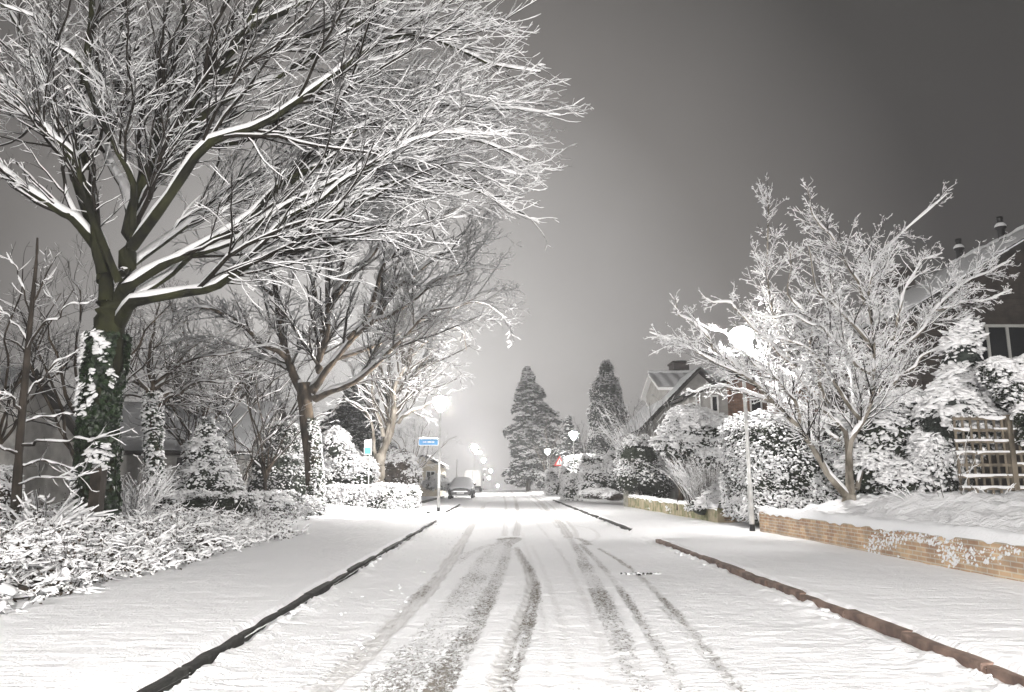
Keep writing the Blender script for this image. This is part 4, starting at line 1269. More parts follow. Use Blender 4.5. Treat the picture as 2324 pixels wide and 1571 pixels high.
limbs = [
    LB(Y, [(270, 735, 0), (330, 695, -.3), (400, 668, -.6), (500, 632, -1.0), (585, 562, -1.2), (700, 518, -1.2), (850, 440, -1.0), (1000, 412, -.6), (1120, 428, -.2), (1235, 476, .2)], .125, .018),
    LB(Y, [(275, 660, 0), (350, 615, .2), (440, 580, .3), (560, 495, .4), (660, 415, .2), (800, 368, 0), (950, 338, -.2), (1100, 325, -.2), (1245, 345, 0)], .115, .018),
    LB(Y, [(285, 690, .2), (380, 610, .8), (500, 545, 1.2), (640, 470, 1.6), (780, 420, 2.0), (920, 385, 2.2), (1080, 380, 2.4), (1200, 395, 2.6)], .09, .016),
    LB(Y, [(255, 735, 0), (268, 640, .1), (290, 540, .2), (330, 420, .4), (390, 305, .6), (455, 200, .6), (520, 100, .4), (590, 0, .2), (680, -130, 0)], .20, .05),
    LB(Y, [(300, 560, .2), (395, 445, -.4), (480, 335, -.8), (600, 258, -1.0), (720, 190, -1.2), (850, 118, -1.2), (1000, 92, -1.0), (1150, 138, -.6), (1275, 182, -.4)], .11, .018),
    LB(Y, [(240, 690, 0), (225, 600, 0), (195, 530, -.2), (150, 470, -.4), (70, 425, -.6), (-50, 340, -.8), (-160, 270, -1)], .145, .03),
    LB(Y, [(235, 640, .3), (215, 520, .7), (200, 400, 1.0), (188, 200, 1.2), (205, 0, 1.4), (200, -120, 1.5)], .13, .05),
    LB(Y, [(232, 620, -.2), (205, 520, -.5), (180, 400, -.8), (125, 300, -1.1), (40, 220, -1.4), (-50, 130, -1.6)], .10, .03),
    LB(Y, [(270, 640, -.2), (215, 470, -.7), (165, 350, -1.0), (100, 290, -1.2), (60, 250, -1.3), (20, 180, -1.4)], .075, .015),
    LB(Y, [(325, 430, .4), (370, 270, 1.0), (400, 120, 1.5), (425, -60, 1.8)], .11, .04),
    LB(Y, [(300, 520, 0), (285, 380, -.6), (240, 275, -.9), (170, 150, -1.2), (80, 60, -1.4), (0, 20, -1.6)], .07, .02),
    LB(Y, [(385, 320, .5), (470, 255, .2), (560, 205, 0), (700, 125, -.2), (850, 40, -.4), (980, -35, -.6)], .10, .02),
    LB(Y, [(350, 400, .5), (450, 345, 1.4), (560, 300, 2.0), (700, 262, 2.4), (850, 215, 2.8), (1000, 190, 3.0), (1160, 220, 3.2), (1290, 250, 3.2)], .09, .016),
    LB(Y, [(480, 170, .6), (600, 110, 1.2), (740, 60, 1.8), (900, 20, 2.2), (1040, 20, 2.4), (1150, 60, 2.4)], .08, .012),
    LB(Y, [(520, 100, .4), (640, 30, -.2), (780, -30, -.6), (930, -60, -.8), (1080, -10, -.8)], .08, .012),
    LB(Y, [(276, 620, .1), (320, 585, .7), (420, 520, 1.6), (540, 420, 2.6), (680, 340, 3.4), (820, 290, 4.0), (980, 265, 4.4), (1120, 270, 4.6), (1240, 300, 4.6)], .09, .016),
    LB(Y, [(200, 380, 1.0), (120, 250, 1.6), (60, 120, 2.2), (10, -40, 2.6)], .09, .03),
    LB(Y, [(300, 500, .4), (250, 350, 2.0), (260, 180, 3.0), (290, 0, 3.6), (300, -120, 4)], .10, .04),
    LB(Y, [(660, 415, .2), (760, 330, -.4), (880, 260, -.8), (1020, 240, -1.0), (1160, 260, -1.0), (1310, 245, -1)], .05, .010),
    LB(Y, [(585, 562, -1.2), (690, 470, -1.6), (800, 400, -1.8), (930, 330, -1.8), (1060, 300, -1.6), (1200, 310, -1.4)], .05, .010),
    LB(Y, [(440, 580, .3), (560, 530, -.3), (700, 455, -.8), (840, 395, -1.0), (980, 365, -1.0), (1130, 370, -.9), (1230, 405, -.9)], .055, .010),
]
TB = tree('bare_tree', 'huge spreading bare tree with ivy-clad mossy trunk and snow on every branch', 'tree', (at(222, 1235, Y)[0], Y, .2),
     LB(Y, [(215, 1300), (219, 1180), (226, 1000), (235, 860), (246, 760), (256, 690)], .31, .27), limbs,
     [dict(dens=3.7, t0=.20, t1=1, ang=(10, 36), lf=.62, tf=.86, k=11, rf=.55, wob=.13, trop=(.02, 0, .012), lmin=.5, lmax=4.2, rmin=.010, bias=(.13, 0, .02), flat=.3),
      dict(dens=3.6, t0=.10, t1=1, ang=(14, 44), lf=.55, k=7, rf=.55, wob=.13, trop=(.02, 0, .02), lmin=.4, lmax=2.0, rmin=.0048, bias=(.07, 0, .03), flat=.25),
      dict(dens=5.5, t0=.1, t1=1, ang=(20, 55), lf=.5, k=5, rf=.55, wob=.16, trop=(0, 0, .03), lmin=.15, lmax=.8, rmin=.0026, sides=3, snow=dict(keep=.8)),
      dict(dens=5.0, t0=.2, t1=1, ang=(25, 60), lf=.5, k=3, rf=.6, wob=.16, lmin=.06, lmax=.3, rmin=.0018, sides=3, snow=dict(keep=.35))],
     snow=dict(ws=.003, hs=.010, lim=(.15, .5), na=5, wf=1.05, hf=.5, keep=.95, lump=.25), limb_snow=dict(ws=.012, hs=.045, lim=(.3, .72), na=8, wf=1.0, hf=.4, lump=.15), dots=.04, dot_size=.014)

LB = _LB
# ivy on its trunk
g = Geo(); gs = Geo()
n = 9000
f = U(0, 1, n); P = np.array(LB(Y, [(215, 1300), (219, 1180), (226, 1000), (235, 860), (246, 760)], 1, 1)[0]); P = smooth_line(P, 900)
c = P[(f * 899).astype(int)]; a = U(0, 2 * pi, n)
k = fbm(a * 1.2, c[:, 2] * 1.1, 4) + .12 * np.cos(a - pi) + .15 * (1 - f) > .46
f, a, c = f[k], a[k], c[k]; nr = np.stack([np.cos(a), np.sin(a), a * 0], -1)
p = c + nr * (.33 + .06 * U(0, 1, len(a)))[:, None]
leaves(g, p, .10, nr, .5, .5, .8)
g.build('ivy', 'leaf_ivy', TB, smooth=False)
m_ = (fbm(a * 1.6, p[:, 2] * 2.2, 8) + .22 * np.cos(a - radians(205)) > .62) & (U(0, 1, len(a)) < .5)
blobs(gs, p[m_] + nr[m_] * .03, .036 * U(.3, 1.9, m_.sum()) ** 1.2, nr[m_] * .9, 1.6, .6)
gs.build('trunk_snow', 'snow_twig', TB)

# second tree
Y = 28.6
limbs = [
    LB(Y, [(690, 900), (665, 850, 0), (655, 820, 0), (635, 740, -.4), (612, 640, -.8), (585, 560, -1), (560, 500, -1)], .20, .04),
    LB(Y, [(705, 890), (720, 830, 0), (735, 760, 0), (745, 650, .4), (752, 550, .8), (760, 470, 1)], .19, .05),
    LB(Y, [(715, 880), (760, 815, -.4), (830, 730, -1), (900, 660, -1.6), (960, 600, -2), (1020, 560, -2), (1090, 530, -2)], .155, .02),
    LB(Y, [(715, 905), (770, 885, -.6), (840, 840, -1.4), (890, 780, -2), (950, 720, -2.4), (1030, 690, -2.6), (1120, 660, -2.6)], .15, .02),
    LB(Y, [(760, 815, -.4), (850, 790, -.2), (930, 740, .4), (1010, 700, 1), (1090, 690, 1.2), (1150, 720, 1.2)], .12, .02),
    LB(Y, [(745, 700, .3), (800, 620, .4), (860, 550, .8), (920, 480, 1), (970, 430, 1.2)], .14, .03),
    LB(Y, [(735, 760, .2), (700, 640, 1), (690, 540, 1.8), (695, 460, 2.2)], .14, .04),
    LB(Y, [(655, 815, 0), (600, 770, -.8), (530, 725, -1.4), (450, 700, -2), (380, 720, -2.4)], .14, .02),
    LB(Y, [(660, 840, 0), (600, 815, 1), (520, 780, 2), (430, 770, 2.4), (360, 800, 2.6)], .10, .02),
    LB(Y, [(620, 670, -.6), (560, 610, -1), (500, 580, -1.4), (430, 560, -1.6)], .09, .02),
    LB(Y, [(790, 770, -.6), (850, 670, -1.4), (900, 560, -2.4), (960, 500, -3), (1040, 470, -3.2)], .11, .02),
    LB(Y, [(830, 730, -1), (920, 700, -2), (1000, 640, -2.6), (1080, 610, -3), (1150, 600, -3)], .09, .015),
    LB(Y, [(740, 720, .2), (790, 560, 1.6), (840, 470, 2.4), (880, 400, 3)], .10, .02),
]
tree('bare_tree', 'brown-trunked bare tree forking low, standing left of the low clipped hedge', 'tree', (at(712, 1160, Y)[0], Y, .2),
     LB(Y, [(716, 1190), (713, 1120), (706, 1020), (695, 940), (690, 890), (688, 870)], .30, .26), limbs,
     [dict(dens=3.0, t0=.2, t1=1, ang=(20, 50), lf=.45, k=7, rf=.5, wob=.12, trop=(0, 0, .04), lmin=.8, lmax=4, rmin=.009),
      dict(dens=5.2, t0=.1, t1=1, ang=(22, 55), lf=.5, k=5, rf=.6, wob=.14, trop=(0, 0, .03), lmin=.4, lmax=1.8, rmin=.005),
      dict(dens=5.5, t0=.1, t1=1, ang=(25, 60), lf=.55, k=4, rf=.6, wob=.15, lmin=.25, lmax=.9, rmin=.0038, sides=3)],
     bark='bark_brown', snow=dict(ws=.006, hs=.017, lim=(.12, .5), na=4, keep=.95), limb_snow=dict(ws=.018, hs=.06, lim=(.25, .62), na=7, wf=1.), dots=.06, dot_size=.03)

# ivy climbing the second trunk, snow caught on its right side
T2 = [o for o in COL.objects if o.get('label', '').startswith('brown-trunked')][0]
g = Geo(); gs = Geo(); n = 5200
f = U(0, 1, n) ** 1.5; a = U(0, 2 * pi, n); c = smooth_line(np.array(LB(28.6, [(716, 1190), (713, 1120), (706, 1020), (697, 950)], 1, 1)[0]), 900)[(f * 899).astype(int)]
k = (np.cos(a - radians(-20)) * .5 + .55 * (1 - f) + .5 * (fbm(a * 1.5, c[:, 2] * 1.2, 5) - .5) > .28); a, c = a[k], c[k]
nr = np.stack([np.cos(a), np.sin(a), a * 0], -1); p = c + nr * (.29 + .10 * U(0, 1, len(a)))[:, None]
leaves(g, p, .10, nr, .6, .4, .8); g.build('ivy', 'leaf_ivy', T2, smooth=False)
k = (U(0, 1, len(a)) < .5); blobs(gs, p[k] + nr[k] * .03, .042 * U(.4, 1.6, k.sum()), nr[k] * .7); gs.build('ivy_snow', 'snow_twig', T2)

# third tree, pale stems lit by the lamp
Y = 35.
limbs = [LB(Y, q, r, .02) for q, r in (
    ([(860, 1050), (845, 1000, 0), (835, 950, -.4), (815, 920, -.8), (780, 905, -1)], .11),
    ([(862, 1040), (872, 980, .3), (885, 900, .6), (890, 800, 1), (905, 720, 1.2), (920, 660, 1.4)], .16),
    ([(868, 1030), (890, 960, -.2), (905, 880, -.6), (925, 800, -1), (960, 730, -1.4), (1000, 680, -1.6)], .16),
    ([(872, 1020), (900, 950, 0), (930, 870, .2), (970, 810, .4), (1010, 780, .4), (1050, 770, .2)], .14),
    ([(905, 960, 0), (935, 935, -.8), (975, 915, -1.6), (1005, 900, -2.2)], .09),
    ([(870, 990, 0), (850, 900, -.4), (835, 820, -.8), (840, 750, -1)], .11),
    ([(885, 900, .4), (860, 820, .8), (870, 720, 1.2), (880, 650, 1.4)], .10),
    ([(925, 810, -1), (975, 770, -1.8), (1030, 740, -2.4), (1060, 790, -2.6)], .07),
    ([(850, 930, -.3), (815, 880, .6), (795, 830, 1.2), (790, 790, 1.4)], .07),
    ([(905, 870, -.4), (950, 840, 1), (1000, 820, 1.8), (1045, 850, 2)], .07))]
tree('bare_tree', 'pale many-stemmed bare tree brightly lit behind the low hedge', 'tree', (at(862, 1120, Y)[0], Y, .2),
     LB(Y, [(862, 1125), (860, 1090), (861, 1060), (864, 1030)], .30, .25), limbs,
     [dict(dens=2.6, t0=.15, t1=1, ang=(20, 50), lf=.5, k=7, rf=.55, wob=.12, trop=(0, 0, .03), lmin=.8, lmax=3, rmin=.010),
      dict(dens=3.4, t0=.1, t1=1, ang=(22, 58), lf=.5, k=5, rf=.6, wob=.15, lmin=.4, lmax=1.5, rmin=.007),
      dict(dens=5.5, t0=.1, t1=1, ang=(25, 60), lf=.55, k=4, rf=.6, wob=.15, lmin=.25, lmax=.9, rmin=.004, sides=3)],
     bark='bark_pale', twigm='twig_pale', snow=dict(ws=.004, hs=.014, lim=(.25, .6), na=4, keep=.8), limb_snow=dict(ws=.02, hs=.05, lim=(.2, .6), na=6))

# far background mass of bare trees behind the left gardens
def wild(name, label, px, py, Y, h, spread, n, rr=.12, lv=None, bark='bark_brown', twigm='twig', snow=None, lean=0., z0=.2):
    b = at(px, py, Y); b[2] = z0
    tr = ([b, b + [lean * .2, 0, h * .12], b + [lean * .3, .05, h * .26]], rr, rr * .8)
    L_ = []
    for k in range(n):
        a = 2 * pi * k / n + U(-.5, .5); s = spread * U(.5, 1.1); zt = h * U(.7, 1.05)
        st = b + np.array([lean * .3, .05, h * U(.15, .26)])
        L_.append(([st, st + [cos(a) * s * .25, sin(a) * s * .25, (zt - st[2]) * .35], st + [cos(a) * s * .6 + lean * .5, sin(a) * s * .6, (zt - st[2]) * .72], st + [cos(a) * s + lean, sin(a) * s, zt - st[2]]], rr * U(.4, .7), .012))
    lv = lv or [dict(dens=2.2, t0=.2, t1=1, ang=(22, 55), lf=.45, k=6, rf=.5, wob=.13, trop=(0, 0, .03), lmin=.6, lmax=3, rmin=.009),
                dict(dens=3.2, t0=.1, t1=1, ang=(25, 60), lf=.5, k=5, rf=.6, wob=.15, lmin=.4, lmax=1.5, rmin=.006),
                dict(dens=3.5, t0=.1, t1=1, ang=(25, 60), lf=.55, k=3, rf=.6, wob=.15, lmin=.2, lmax=.8, rmin=.0045, sides=3)]
    return tree(name, label, 'tree', b, tr, L_, lv, bark, twigm, snow or dict(ws=.002, hs=.009, lim=(.3, .7), na=4, keep=.5), dict(ws=.004, hs=.03, lim=(.4, .8), na=5))


# thin dark tree at the far left
Y = 13.2
tree('young_tree', 'thin dark young tree at the far left edge beside the wooden post', 'tree', (at(30, 1240, Y)[0], Y, .2),
     LB(Y, [(28, 1290), (36, 1150), (45, 1000), (58, 850), (70, 720), (82, 600), (85, 540)], .09, .016),
     [LB(Y, q, r, .006) for q, r in (
         ([(50, 940), (20, 900, -.3), (-30, 880, -.5)], .03), ([(52, 910), (90, 860, .2), (140, 820, .4), (190, 790, .6)], .028), ([(60, 800), (100, 740, -.3), (150, 700, -.5), (200, 690, -.6)], .025),
         ([(62, 780), (30, 730, .2), (-10, 690, .3)], .025), ([(45, 1010), (110, 1000, -.4), (190, 995, -.7), (240, 985, -1)], .03), ([(44, 1030), (0, 1015, -.4), (-40, 1010, -.6)], .03),
         ([(42, 1060), (100, 1050, .3), (170, 1060, .5), (230, 1055, .6)], .025), ([(70, 720), (50, 640, 0), (20, 580, .2)], .02), ([(74, 690), (110, 620, 0), (140, 570, -.2)], .02),
         ([(40, 1100), (90, 1085, -.4), (150, 1090, -.6), (210, 1075, -.8)], .02), ([(48, 960), (110, 950, .4), (180, 940, .6), (230, 945, .7)], .022))],
     [dict(dens=5, t0=.2, t1=1, ang=(25, 55), lf=.5, k=5, rf=.5, wob=.12, lmin=.25, lmax=1.1, rmin=.005),
      dict(dens=5.5, t0=.1, t1=1, ang=(25, 60), lf=.5, k=4, rf=.6, wob=.14, lmin=.12, lmax=.6, rmin=.0035, sides=3)],
     bark='wood_dark', snow=dict(ws=.002, hs=.009, lim=(.2, .6), na=4, keep=.8), limb_snow=dict(ws=.004, hs=.02, lim=(.3, .7), na=5))

# ivy-covered slim tree behind
Y = 24.
TI = tree('slim_tree', 'slim ivy-covered tree with wide drooping boughs before the grey house wall', 'tree', (at(350, 1150, Y)[0], Y, .3),
     LB(Y, [(352, 1170), (350, 1050), (346, 960), (345, 900)], .16, .13),
     [LB(Y, q, r, .012) for q, r in (
         ([(346, 930), (400, 895, -.5), (470, 868, -1), (560, 860, -1.5)], .07), ([(345, 920), (300, 900, .5), (240, 930, .8), (180, 950, 1)], .06), ([(346, 905), (380, 850, .3), (440, 790, .6), (540, 740, .8)], .08),
         ([(344, 900), (340, 820, 0), (350, 740, .3), (370, 660, .5)], .09), ([(344, 905), (300, 840, -.4), (260, 770, -.8), (250, 700, -1)], .07), ([(346, 915), (420, 880, .8), (500, 850, 1.4), (600, 840, 1.8)], .06),
         ([(345, 890), (310, 800, .8), (290, 720, 1.2), (300, 640, 1.4)], .06), ([(350, 870), (430, 820, -.6), (520, 800, -1), (620, 780, -1.2)], .06), ([(345, 890), (270, 850, .2), (180, 830, .6), (110, 850, .8)], .06))],
     [dict(dens=4.0, t0=.1, t1=1, ang=(20, 55), lf=.5, k=6, rf=.5, wob=.12, lmin=.5, lmax=2.6, rmin=.008, trop=(0, 0, -.02)),
      dict(dens=5.2, t0=.1, t1=1, ang=(25, 60), lf=.5, k=4, rf=.6, wob=.14, lmin=.3, lmax=1.3, rmin=.006),
      dict(dens=5, t0=.1, t1=1, ang=(25, 60), lf=.55, k=3, rf=.6, wob=.14, lmin=.2, lmax=.7, rmin=.0045, sides=3)],
     bark='bark_brown', twigm='twig_pale', snow=dict(ws=.002, hs=.010, lim=(.2, .6), na=4, keep=.7), limb_snow=dict(ws=.006, hs=.04, lim=(.3, .7), na=5))
g = Geo(); gs = Geo(); n = 2600
f = U(0, 1, n); a = U(0, 2 * pi, n); c = smooth_line(np.array(LB(Y, [(352, 1170), (350, 1050), (346, 940), (345, 890)], 1, 1)[0]), 900)[(f * 899).astype(int)]
nr = np.stack([np.cos(a), np.sin(a), a * 0], -1); p = c + nr * (.17 + .13 * U(0, 1, n))[:, None]
leaves(g, p, .10, nr, .6, .4, .8); g.build('ivy', 'leaf_ivy', TI, smooth=False)
k = U(0, 1, n) < .36; blobs(gs, p[k] + nr[k] * .03, .055 * U(.5, 1.5, k.sum()), nr[k] * .7); gs.build('ivy_snow', 'snow_twig', TI)

WL = [('twiggy bare tree just left of the brown forked trunk', 600, 1120, 29, 5.6, 2.8, 9, .08, 'bark_brown'),
      ('spreading bare tree hiding the grey house roof between the trunks', 440, 1110, 29, 6.4, 3.4, 10, .10, 'bark_brown'),
      ('tall dark bare tree rising behind the huge tree trunk', 175, 1100, 22, 8.5, 3.4, 8, .13, 'bark_brown'),
      ('bare tree filling the gap between the two largest trunks', 470, 1100, 36, 10.5, 5.0, 10, .17, 'bark_brown'),
      ('bushy bare tree at the left edge behind the grey house eave', -40, 1100, 21, 7.0, 3.2, 8, .11, 'bark_brown'),
      ('slender bare tree behind the dark evergreen shrub', 600, 1100, 40, 8.6, 3.8, 8, .12, 'bark_brown'),
      ('small bare tree in front of the grey house wall with a white forked bough', 545, 1130, 26, 3.6, 1.6, 5, .05, 'bark_brown')]
for lab, px, py, Y, h, s, n, rr, bk in WL: wild('bare_tree', lab, px, py, Y, h, s, n, rr, None, bk, 'twig')
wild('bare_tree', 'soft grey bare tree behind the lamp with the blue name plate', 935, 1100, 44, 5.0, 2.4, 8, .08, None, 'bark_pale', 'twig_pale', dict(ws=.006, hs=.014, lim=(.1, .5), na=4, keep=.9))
wild('birch_tree', 'bare pale birch before the spreading spruce on the right', 1245, 1090, 88, 8.0, 3.6, 7, .12, [dict(dens=1.6, t0=.2, t1=1, ang=(22, 55), lf=.5, k=5, rf=.5, wob=.13, lmin=.8, lmax=3, rmin=.02), dict(dens=2, t0=.1, t1=1, ang=(25, 60), lf=.5, k=4, rf=.6, wob=.15, lmin=.5, lmax=1.5, rmin=.015)], 'bark_pale', 'twig_pale', z0=.1)

# ------------------------------------------------------------------ snowy garden tree on the right
Y = 16.2
limbs = [LB(Y, q, r, .010) for q, r in (
    ([(1925, 1130), (1880, 1062, -.1), (1812, 976, -.3), (1760, 915, -.5), (1713, 873, -.6), (1640, 830, -.8), (1560, 785, -.9), (1490, 750, -1)], .08),
    ([(1760, 915, -.5), (1680, 885, .2), (1620, 880, .5), (1560, 890, .7)], .04),
    ([(1713, 873, -.6), (1650, 815, -.2), (1600, 760, 0), (1545, 715, .1), (1530, 690, .1)], .045),
    ([(1926, 1125), (1905, 1000, .3), (1880, 922, .5), (1846, 882, .6), (1806, 832, .6), (1775, 770, .6), (1755, 690, .7), (1745, 600, .8), (1740, 500, .9), (1738, 430, .9)], .06),
    ([(1806, 832, .6), (1740, 770, .3), (1690, 720, .1), (1650, 690, 0), (1600, 680, 0)], .04),
    ([(1935, 1120), (1922, 1014, -.3), (1950, 950, -.4), (1978, 906, -.4), (1982, 840, -.4), (1978, 786, -.4), (1962, 690, -.3), (1985, 610, -.2), (2050, 525, 0), (2130, 445, .2)], .06),
    ([(1962, 690, -.3), (1930, 610, -.6), (1890, 540, -.8), (1845, 480, -1), (1830, 430, -1)], .035),
    ([(1978, 786, -.4), (1900, 700, -.9), (1850, 640, -1.2), (1830, 560, -1.4)], .04),
    ([(1945, 1110), (1990, 925, .6), (2020, 870, .7), (2043, 818, .8), (2085, 760, .8), (2127, 705, .8), (2190, 650, .8), (2250, 620, .9), (2305, 605, .9)], .055),
    ([(2005, 900, .6), (2040, 858, .2), (2095, 815, -.1), (2155, 778, -.3), (2210, 760, -.4)], .045),
    ([(2043, 818, .8), (2030, 740, .8), (2060, 660, .9), (2095, 600, 1), (2130, 575, 1)], .04),
    ([(1880, 922, .5), (1860, 820, -.2), (1830, 740, -.5), (1800, 660, -.7), (1790, 560, -.8)], .05),
    ([(1978, 850, -.4), (1920, 790, -1.1), (1870, 740, -1.5), (1800, 720, -1.8), (1720, 710, -2)], .04),
    ([(2127, 705, .8), (2180, 690, .3), (2240, 680, .1), (2290, 660, 0)], .03),
    ([(1930, 1060, 0), (1945, 900, 1.2), (1930, 780, 1.8), (1900, 680, 2.2), (1880, 600, 2.4)], .06),
    ([(1950, 950, -.4), (1900, 880, -.8), (1850, 800, -1.1), (1780, 770, -1.3), (1700, 760, -1.4)], .045),
    ([(1990, 925, .6), (1980, 850, 1.2), (2010, 760, 1.6), (2000, 680, 1.8)], .045),
    ([(1905, 1000, .3), (1850, 960, .9), (1780, 900, 1.4), (1700, 850, 1.7)], .04),
    ([(1812, 976, -.3), (1790, 900, -.9), (1740, 840, -1.2), (1670, 790, -1.4)], .045),
    ([(1846, 882, .6), (1780, 840, 1.2), (1700, 800, 1.6), (1640, 760, 1.8), (1580, 740, 2)], .045),
)]
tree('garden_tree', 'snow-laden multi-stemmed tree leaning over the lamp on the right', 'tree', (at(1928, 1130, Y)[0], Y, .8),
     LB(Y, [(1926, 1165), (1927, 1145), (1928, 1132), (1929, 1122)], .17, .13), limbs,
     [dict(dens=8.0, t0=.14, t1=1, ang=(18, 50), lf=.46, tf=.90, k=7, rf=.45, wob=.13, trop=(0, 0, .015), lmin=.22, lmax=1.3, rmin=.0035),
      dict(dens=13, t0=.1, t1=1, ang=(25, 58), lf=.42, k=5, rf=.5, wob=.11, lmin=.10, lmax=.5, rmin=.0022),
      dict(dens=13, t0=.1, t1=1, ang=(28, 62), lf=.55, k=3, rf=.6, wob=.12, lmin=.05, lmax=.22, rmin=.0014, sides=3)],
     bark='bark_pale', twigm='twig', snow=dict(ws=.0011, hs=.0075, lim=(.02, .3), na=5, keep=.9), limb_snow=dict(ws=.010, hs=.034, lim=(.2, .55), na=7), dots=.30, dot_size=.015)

# ------------------------------------------------------------------ hedges, bushes, conifers
def PX(x0, x1, y0, y1, Y):
    a = at(x0, y0, Y); b = at(x1, y1, Y)
    return a[0], b[0], b[2], a[2]


def EL(Y, *es):
    """ellipsoids from pixels: (cx, cy, rx, ry, depth radius, depth offset)"""
    out = []
    for e in es:
        cx, cy, rx, ry, rd = e[:5]; dY = e[5] if len(e) > 5 else 0
        p = at(cx, cy, Y + dY); s = (Y + dY) / F
        out.append((p[0], p[1], p[2], rx * s, rd, ry * s))
    return out


# tall hedge behind the right lamp
x0, x1, z0, z1 = PX(1694, 1915, 952, 1150, 18.2)
hedge('tall_hedge', 'tall clipped evergreen hedge behind the right lamp, speckled with snow', (x0, x1 + .6, 18.2, 20.2, .3, z1), 9000, 7500, .075, .052, faces='tsw', topsnow=.16)
# right: rhododendron mass between tree stems and trellis
bush('evergreen_bush', 'broad leafy evergreen bush heaped with snow at the foot of the leaning tree', 'bush',
     EL(16.9, (2000, 985, 75, 80, 1.0), (2080, 1010, 90, 110, 1.1), (1975, 1070, 70, 60, .9), (2120, 1080, 80, 70, .9), (2040, 930, 60, 45, .8), (2060, 1100, 70, 45, .8, -.8)), 9000, 5200, .11, .075, zmin=.6, elong=1.8, upbias=.3)
bush('conical_conifer', 'tall conical evergreen bent under thick clumps of snow left of the trellis', 'tree',
     EL(15.6, (2180, 800, 38, 55, .4), (2190, 900, 62, 90, .6), (2170, 960, 85, 90, .75), (2235, 930, 60, 100, .6), (2140, 1040, 70, 80, .6), (2200, 760, 26, 30, .3)), 7500, 4200, .10, .085, leafmat='leaf_conifer', zmin=.6, elong=1.9, upbias=.35)
bush('climbing_shrub', 'snow-laden climber spilling over the right end of the trellis', 'shrub',
     EL(14.3, (2300, 880, 45, 45, .3), (2265, 850, 45, 35, .3), (2318, 960, 14, 60, .15), (2345, 860, 50, 55, .3)), 2200, 1300, .085, .07, core=0, zmin=.6, elong=1.8, upbias=.3)
shrub('rose_bush', 'thin bare rose stems with little snow in front of the trellis', 'shrub', at(2170, 1165, 13.6) * [1, 1, 0] + [0, 0, .75], 9, 1.5, .3, [dict(dens=2.5, t0=.3, ang=(25, 55), lf=.3, k=4, lmin=.08, lmax=.35)], .006, arch=.04, twigm='twig_pale', snow=dict(ws=.001, hs=.006), dots=.3, dot=.02)
shrub('dry_stems', 'low tangle of dry stems at the trellis foot', 'shrub', at(2080, 1150, 14.6) * [1, 1, 0] + [0, 0, .8], 12, .5, .45, [dict(dens=3, t0=.3, ang=(25, 55), lf=.4, k=4, lmin=.1, lmax=.3)], .005, arch=.12, snow=dict(ws=.002, hs=.008), dots=.2, dot=.018)
shrub('dry_stems', 'arching dry stems beside the trellis post', 'shrub', at(2265, 1150, 13.9) * [1, 1, 0] + [0, 0, .75], 10, .55, .35, [dict(dens=3, t0=.3, ang=(25, 55), lf=.4, k=4, lmin=.1, lmax=.3)], .005, arch=.12, snow=dict(ws=.002, hs=.008), dots=.2, dot=.018)
# rounded small tree and neighbours behind the mossy wall
p = at(1535, 1130, 25)
bush('topiary_tree', 'small round-headed evergreen tree buried in snow on a forked trunk', 'tree',
     EL(25., (1580, 985, 85, 55, 1.0), (1545, 1010, 60, 42, .9), (1630, 1000, 50, 55, .9), (1560, 950, 50, 30, .7), (1610, 1040, 60, 30, .8)), 5200, 3600, .10, .085, root=(p[0], 25, .4), elong=1.7, upbias=.35,
     stems=[([(p[0] + .1, 25, .3), at(1545, 1100, 25), at(1528, 1060, 25), at(1520, 1020, 25)], .12, .05), ([at(1545, 1100, 25), at(1552, 1060, 25.1), at(1565, 1020, 25.2)], .08, .05), ([at(1545, 1098, 25), at(1535, 1058, 24.8), at(1540, 1010, 24.7)], .07, .05)])
shrub('grassy_shrub', 'feathery pale shrub with fine upright snowy stems behind the mossy wall', 'shrub', at(1605, 1150, 22.6) * [1, 1, 0] + [0, 0, .4], 190, 1.7, .8, [dict(dens=3, t0=.3, ang=(15, 40), lf=.35, k=4, lmin=.1, lmax=.5)], .006, arch=.07, base_r=.55, snow=dict(ws=.0015, hs=.008), dots=.5, dot=.03, twigm='twig_pale')
bush('low_bush', 'low mounded bush heaped with snow at the mossy wall end', 'bush', EL(22, (1630, 1135, 45, 35, .5), (1600, 1150, 40, 25, .45)), 1500, 1300, .07, .065, zmin=.4, upbias=.4)
bush('dark_bush', 'dense dark round evergreen bush above the square concrete post', 'bush',
     EL(33.5, (1450, 1050, 52, 62, 1.2), (1475, 1085, 50, 45, 1.0), (1430, 1080, 35, 45, .9), (1500, 1095, 30, 35, .8, 1)), 6000, 3000, .10, .07, zmin=.3)
shrub('spiky_shrub', 'tall pale spiky shrub spraying upward behind the dark round bush', 'shrub', at(1478, 1060, 35.5) * [1, 1, 0] + [0, 0, .4], 120, 4.3, 2.2, [dict(dens=2.0, t0=.25, ang=(18, 45), lf=.35, k=4, lmin=.3, lmax=1.2)], .014, arch=.02, base_r=.5, snow=dict(ws=.002, hs=.012), dots=.5, dot=.045, twigm='twig')
bush('rockery_shrub', 'flat snowy ground shrub spilling onto the pavement by the concrete post', 'shrub', EL(38, (1360, 1122, 45, 12, .9), (1395, 1128, 30, 10, .7, -1.5)), 1500, 1100, .08, .09, leafmat='leaf_brown', zmin=.08, upbias=.4)
x0, x1, z0, z1 = PX(1281, 1326, 1080, 1122, 44)
hedge('box_hedge', 'low clipped box hedge with flat snowy top nearest the distant driveway', (x0, x1, 44, 46, .1, z1), 1800, 1300, .09, .07, topsnow=.14)
x0, x1, z0, z1 = PX(1284, 1322, 1040, 1085, 53)
hedge('box_hedge', 'taller block-shaped clipped hedge behind the low box hedge', (x0, x1, 53, 55.5, .1, z1), 1800, 1300, .10, .08, topsnow=.12)
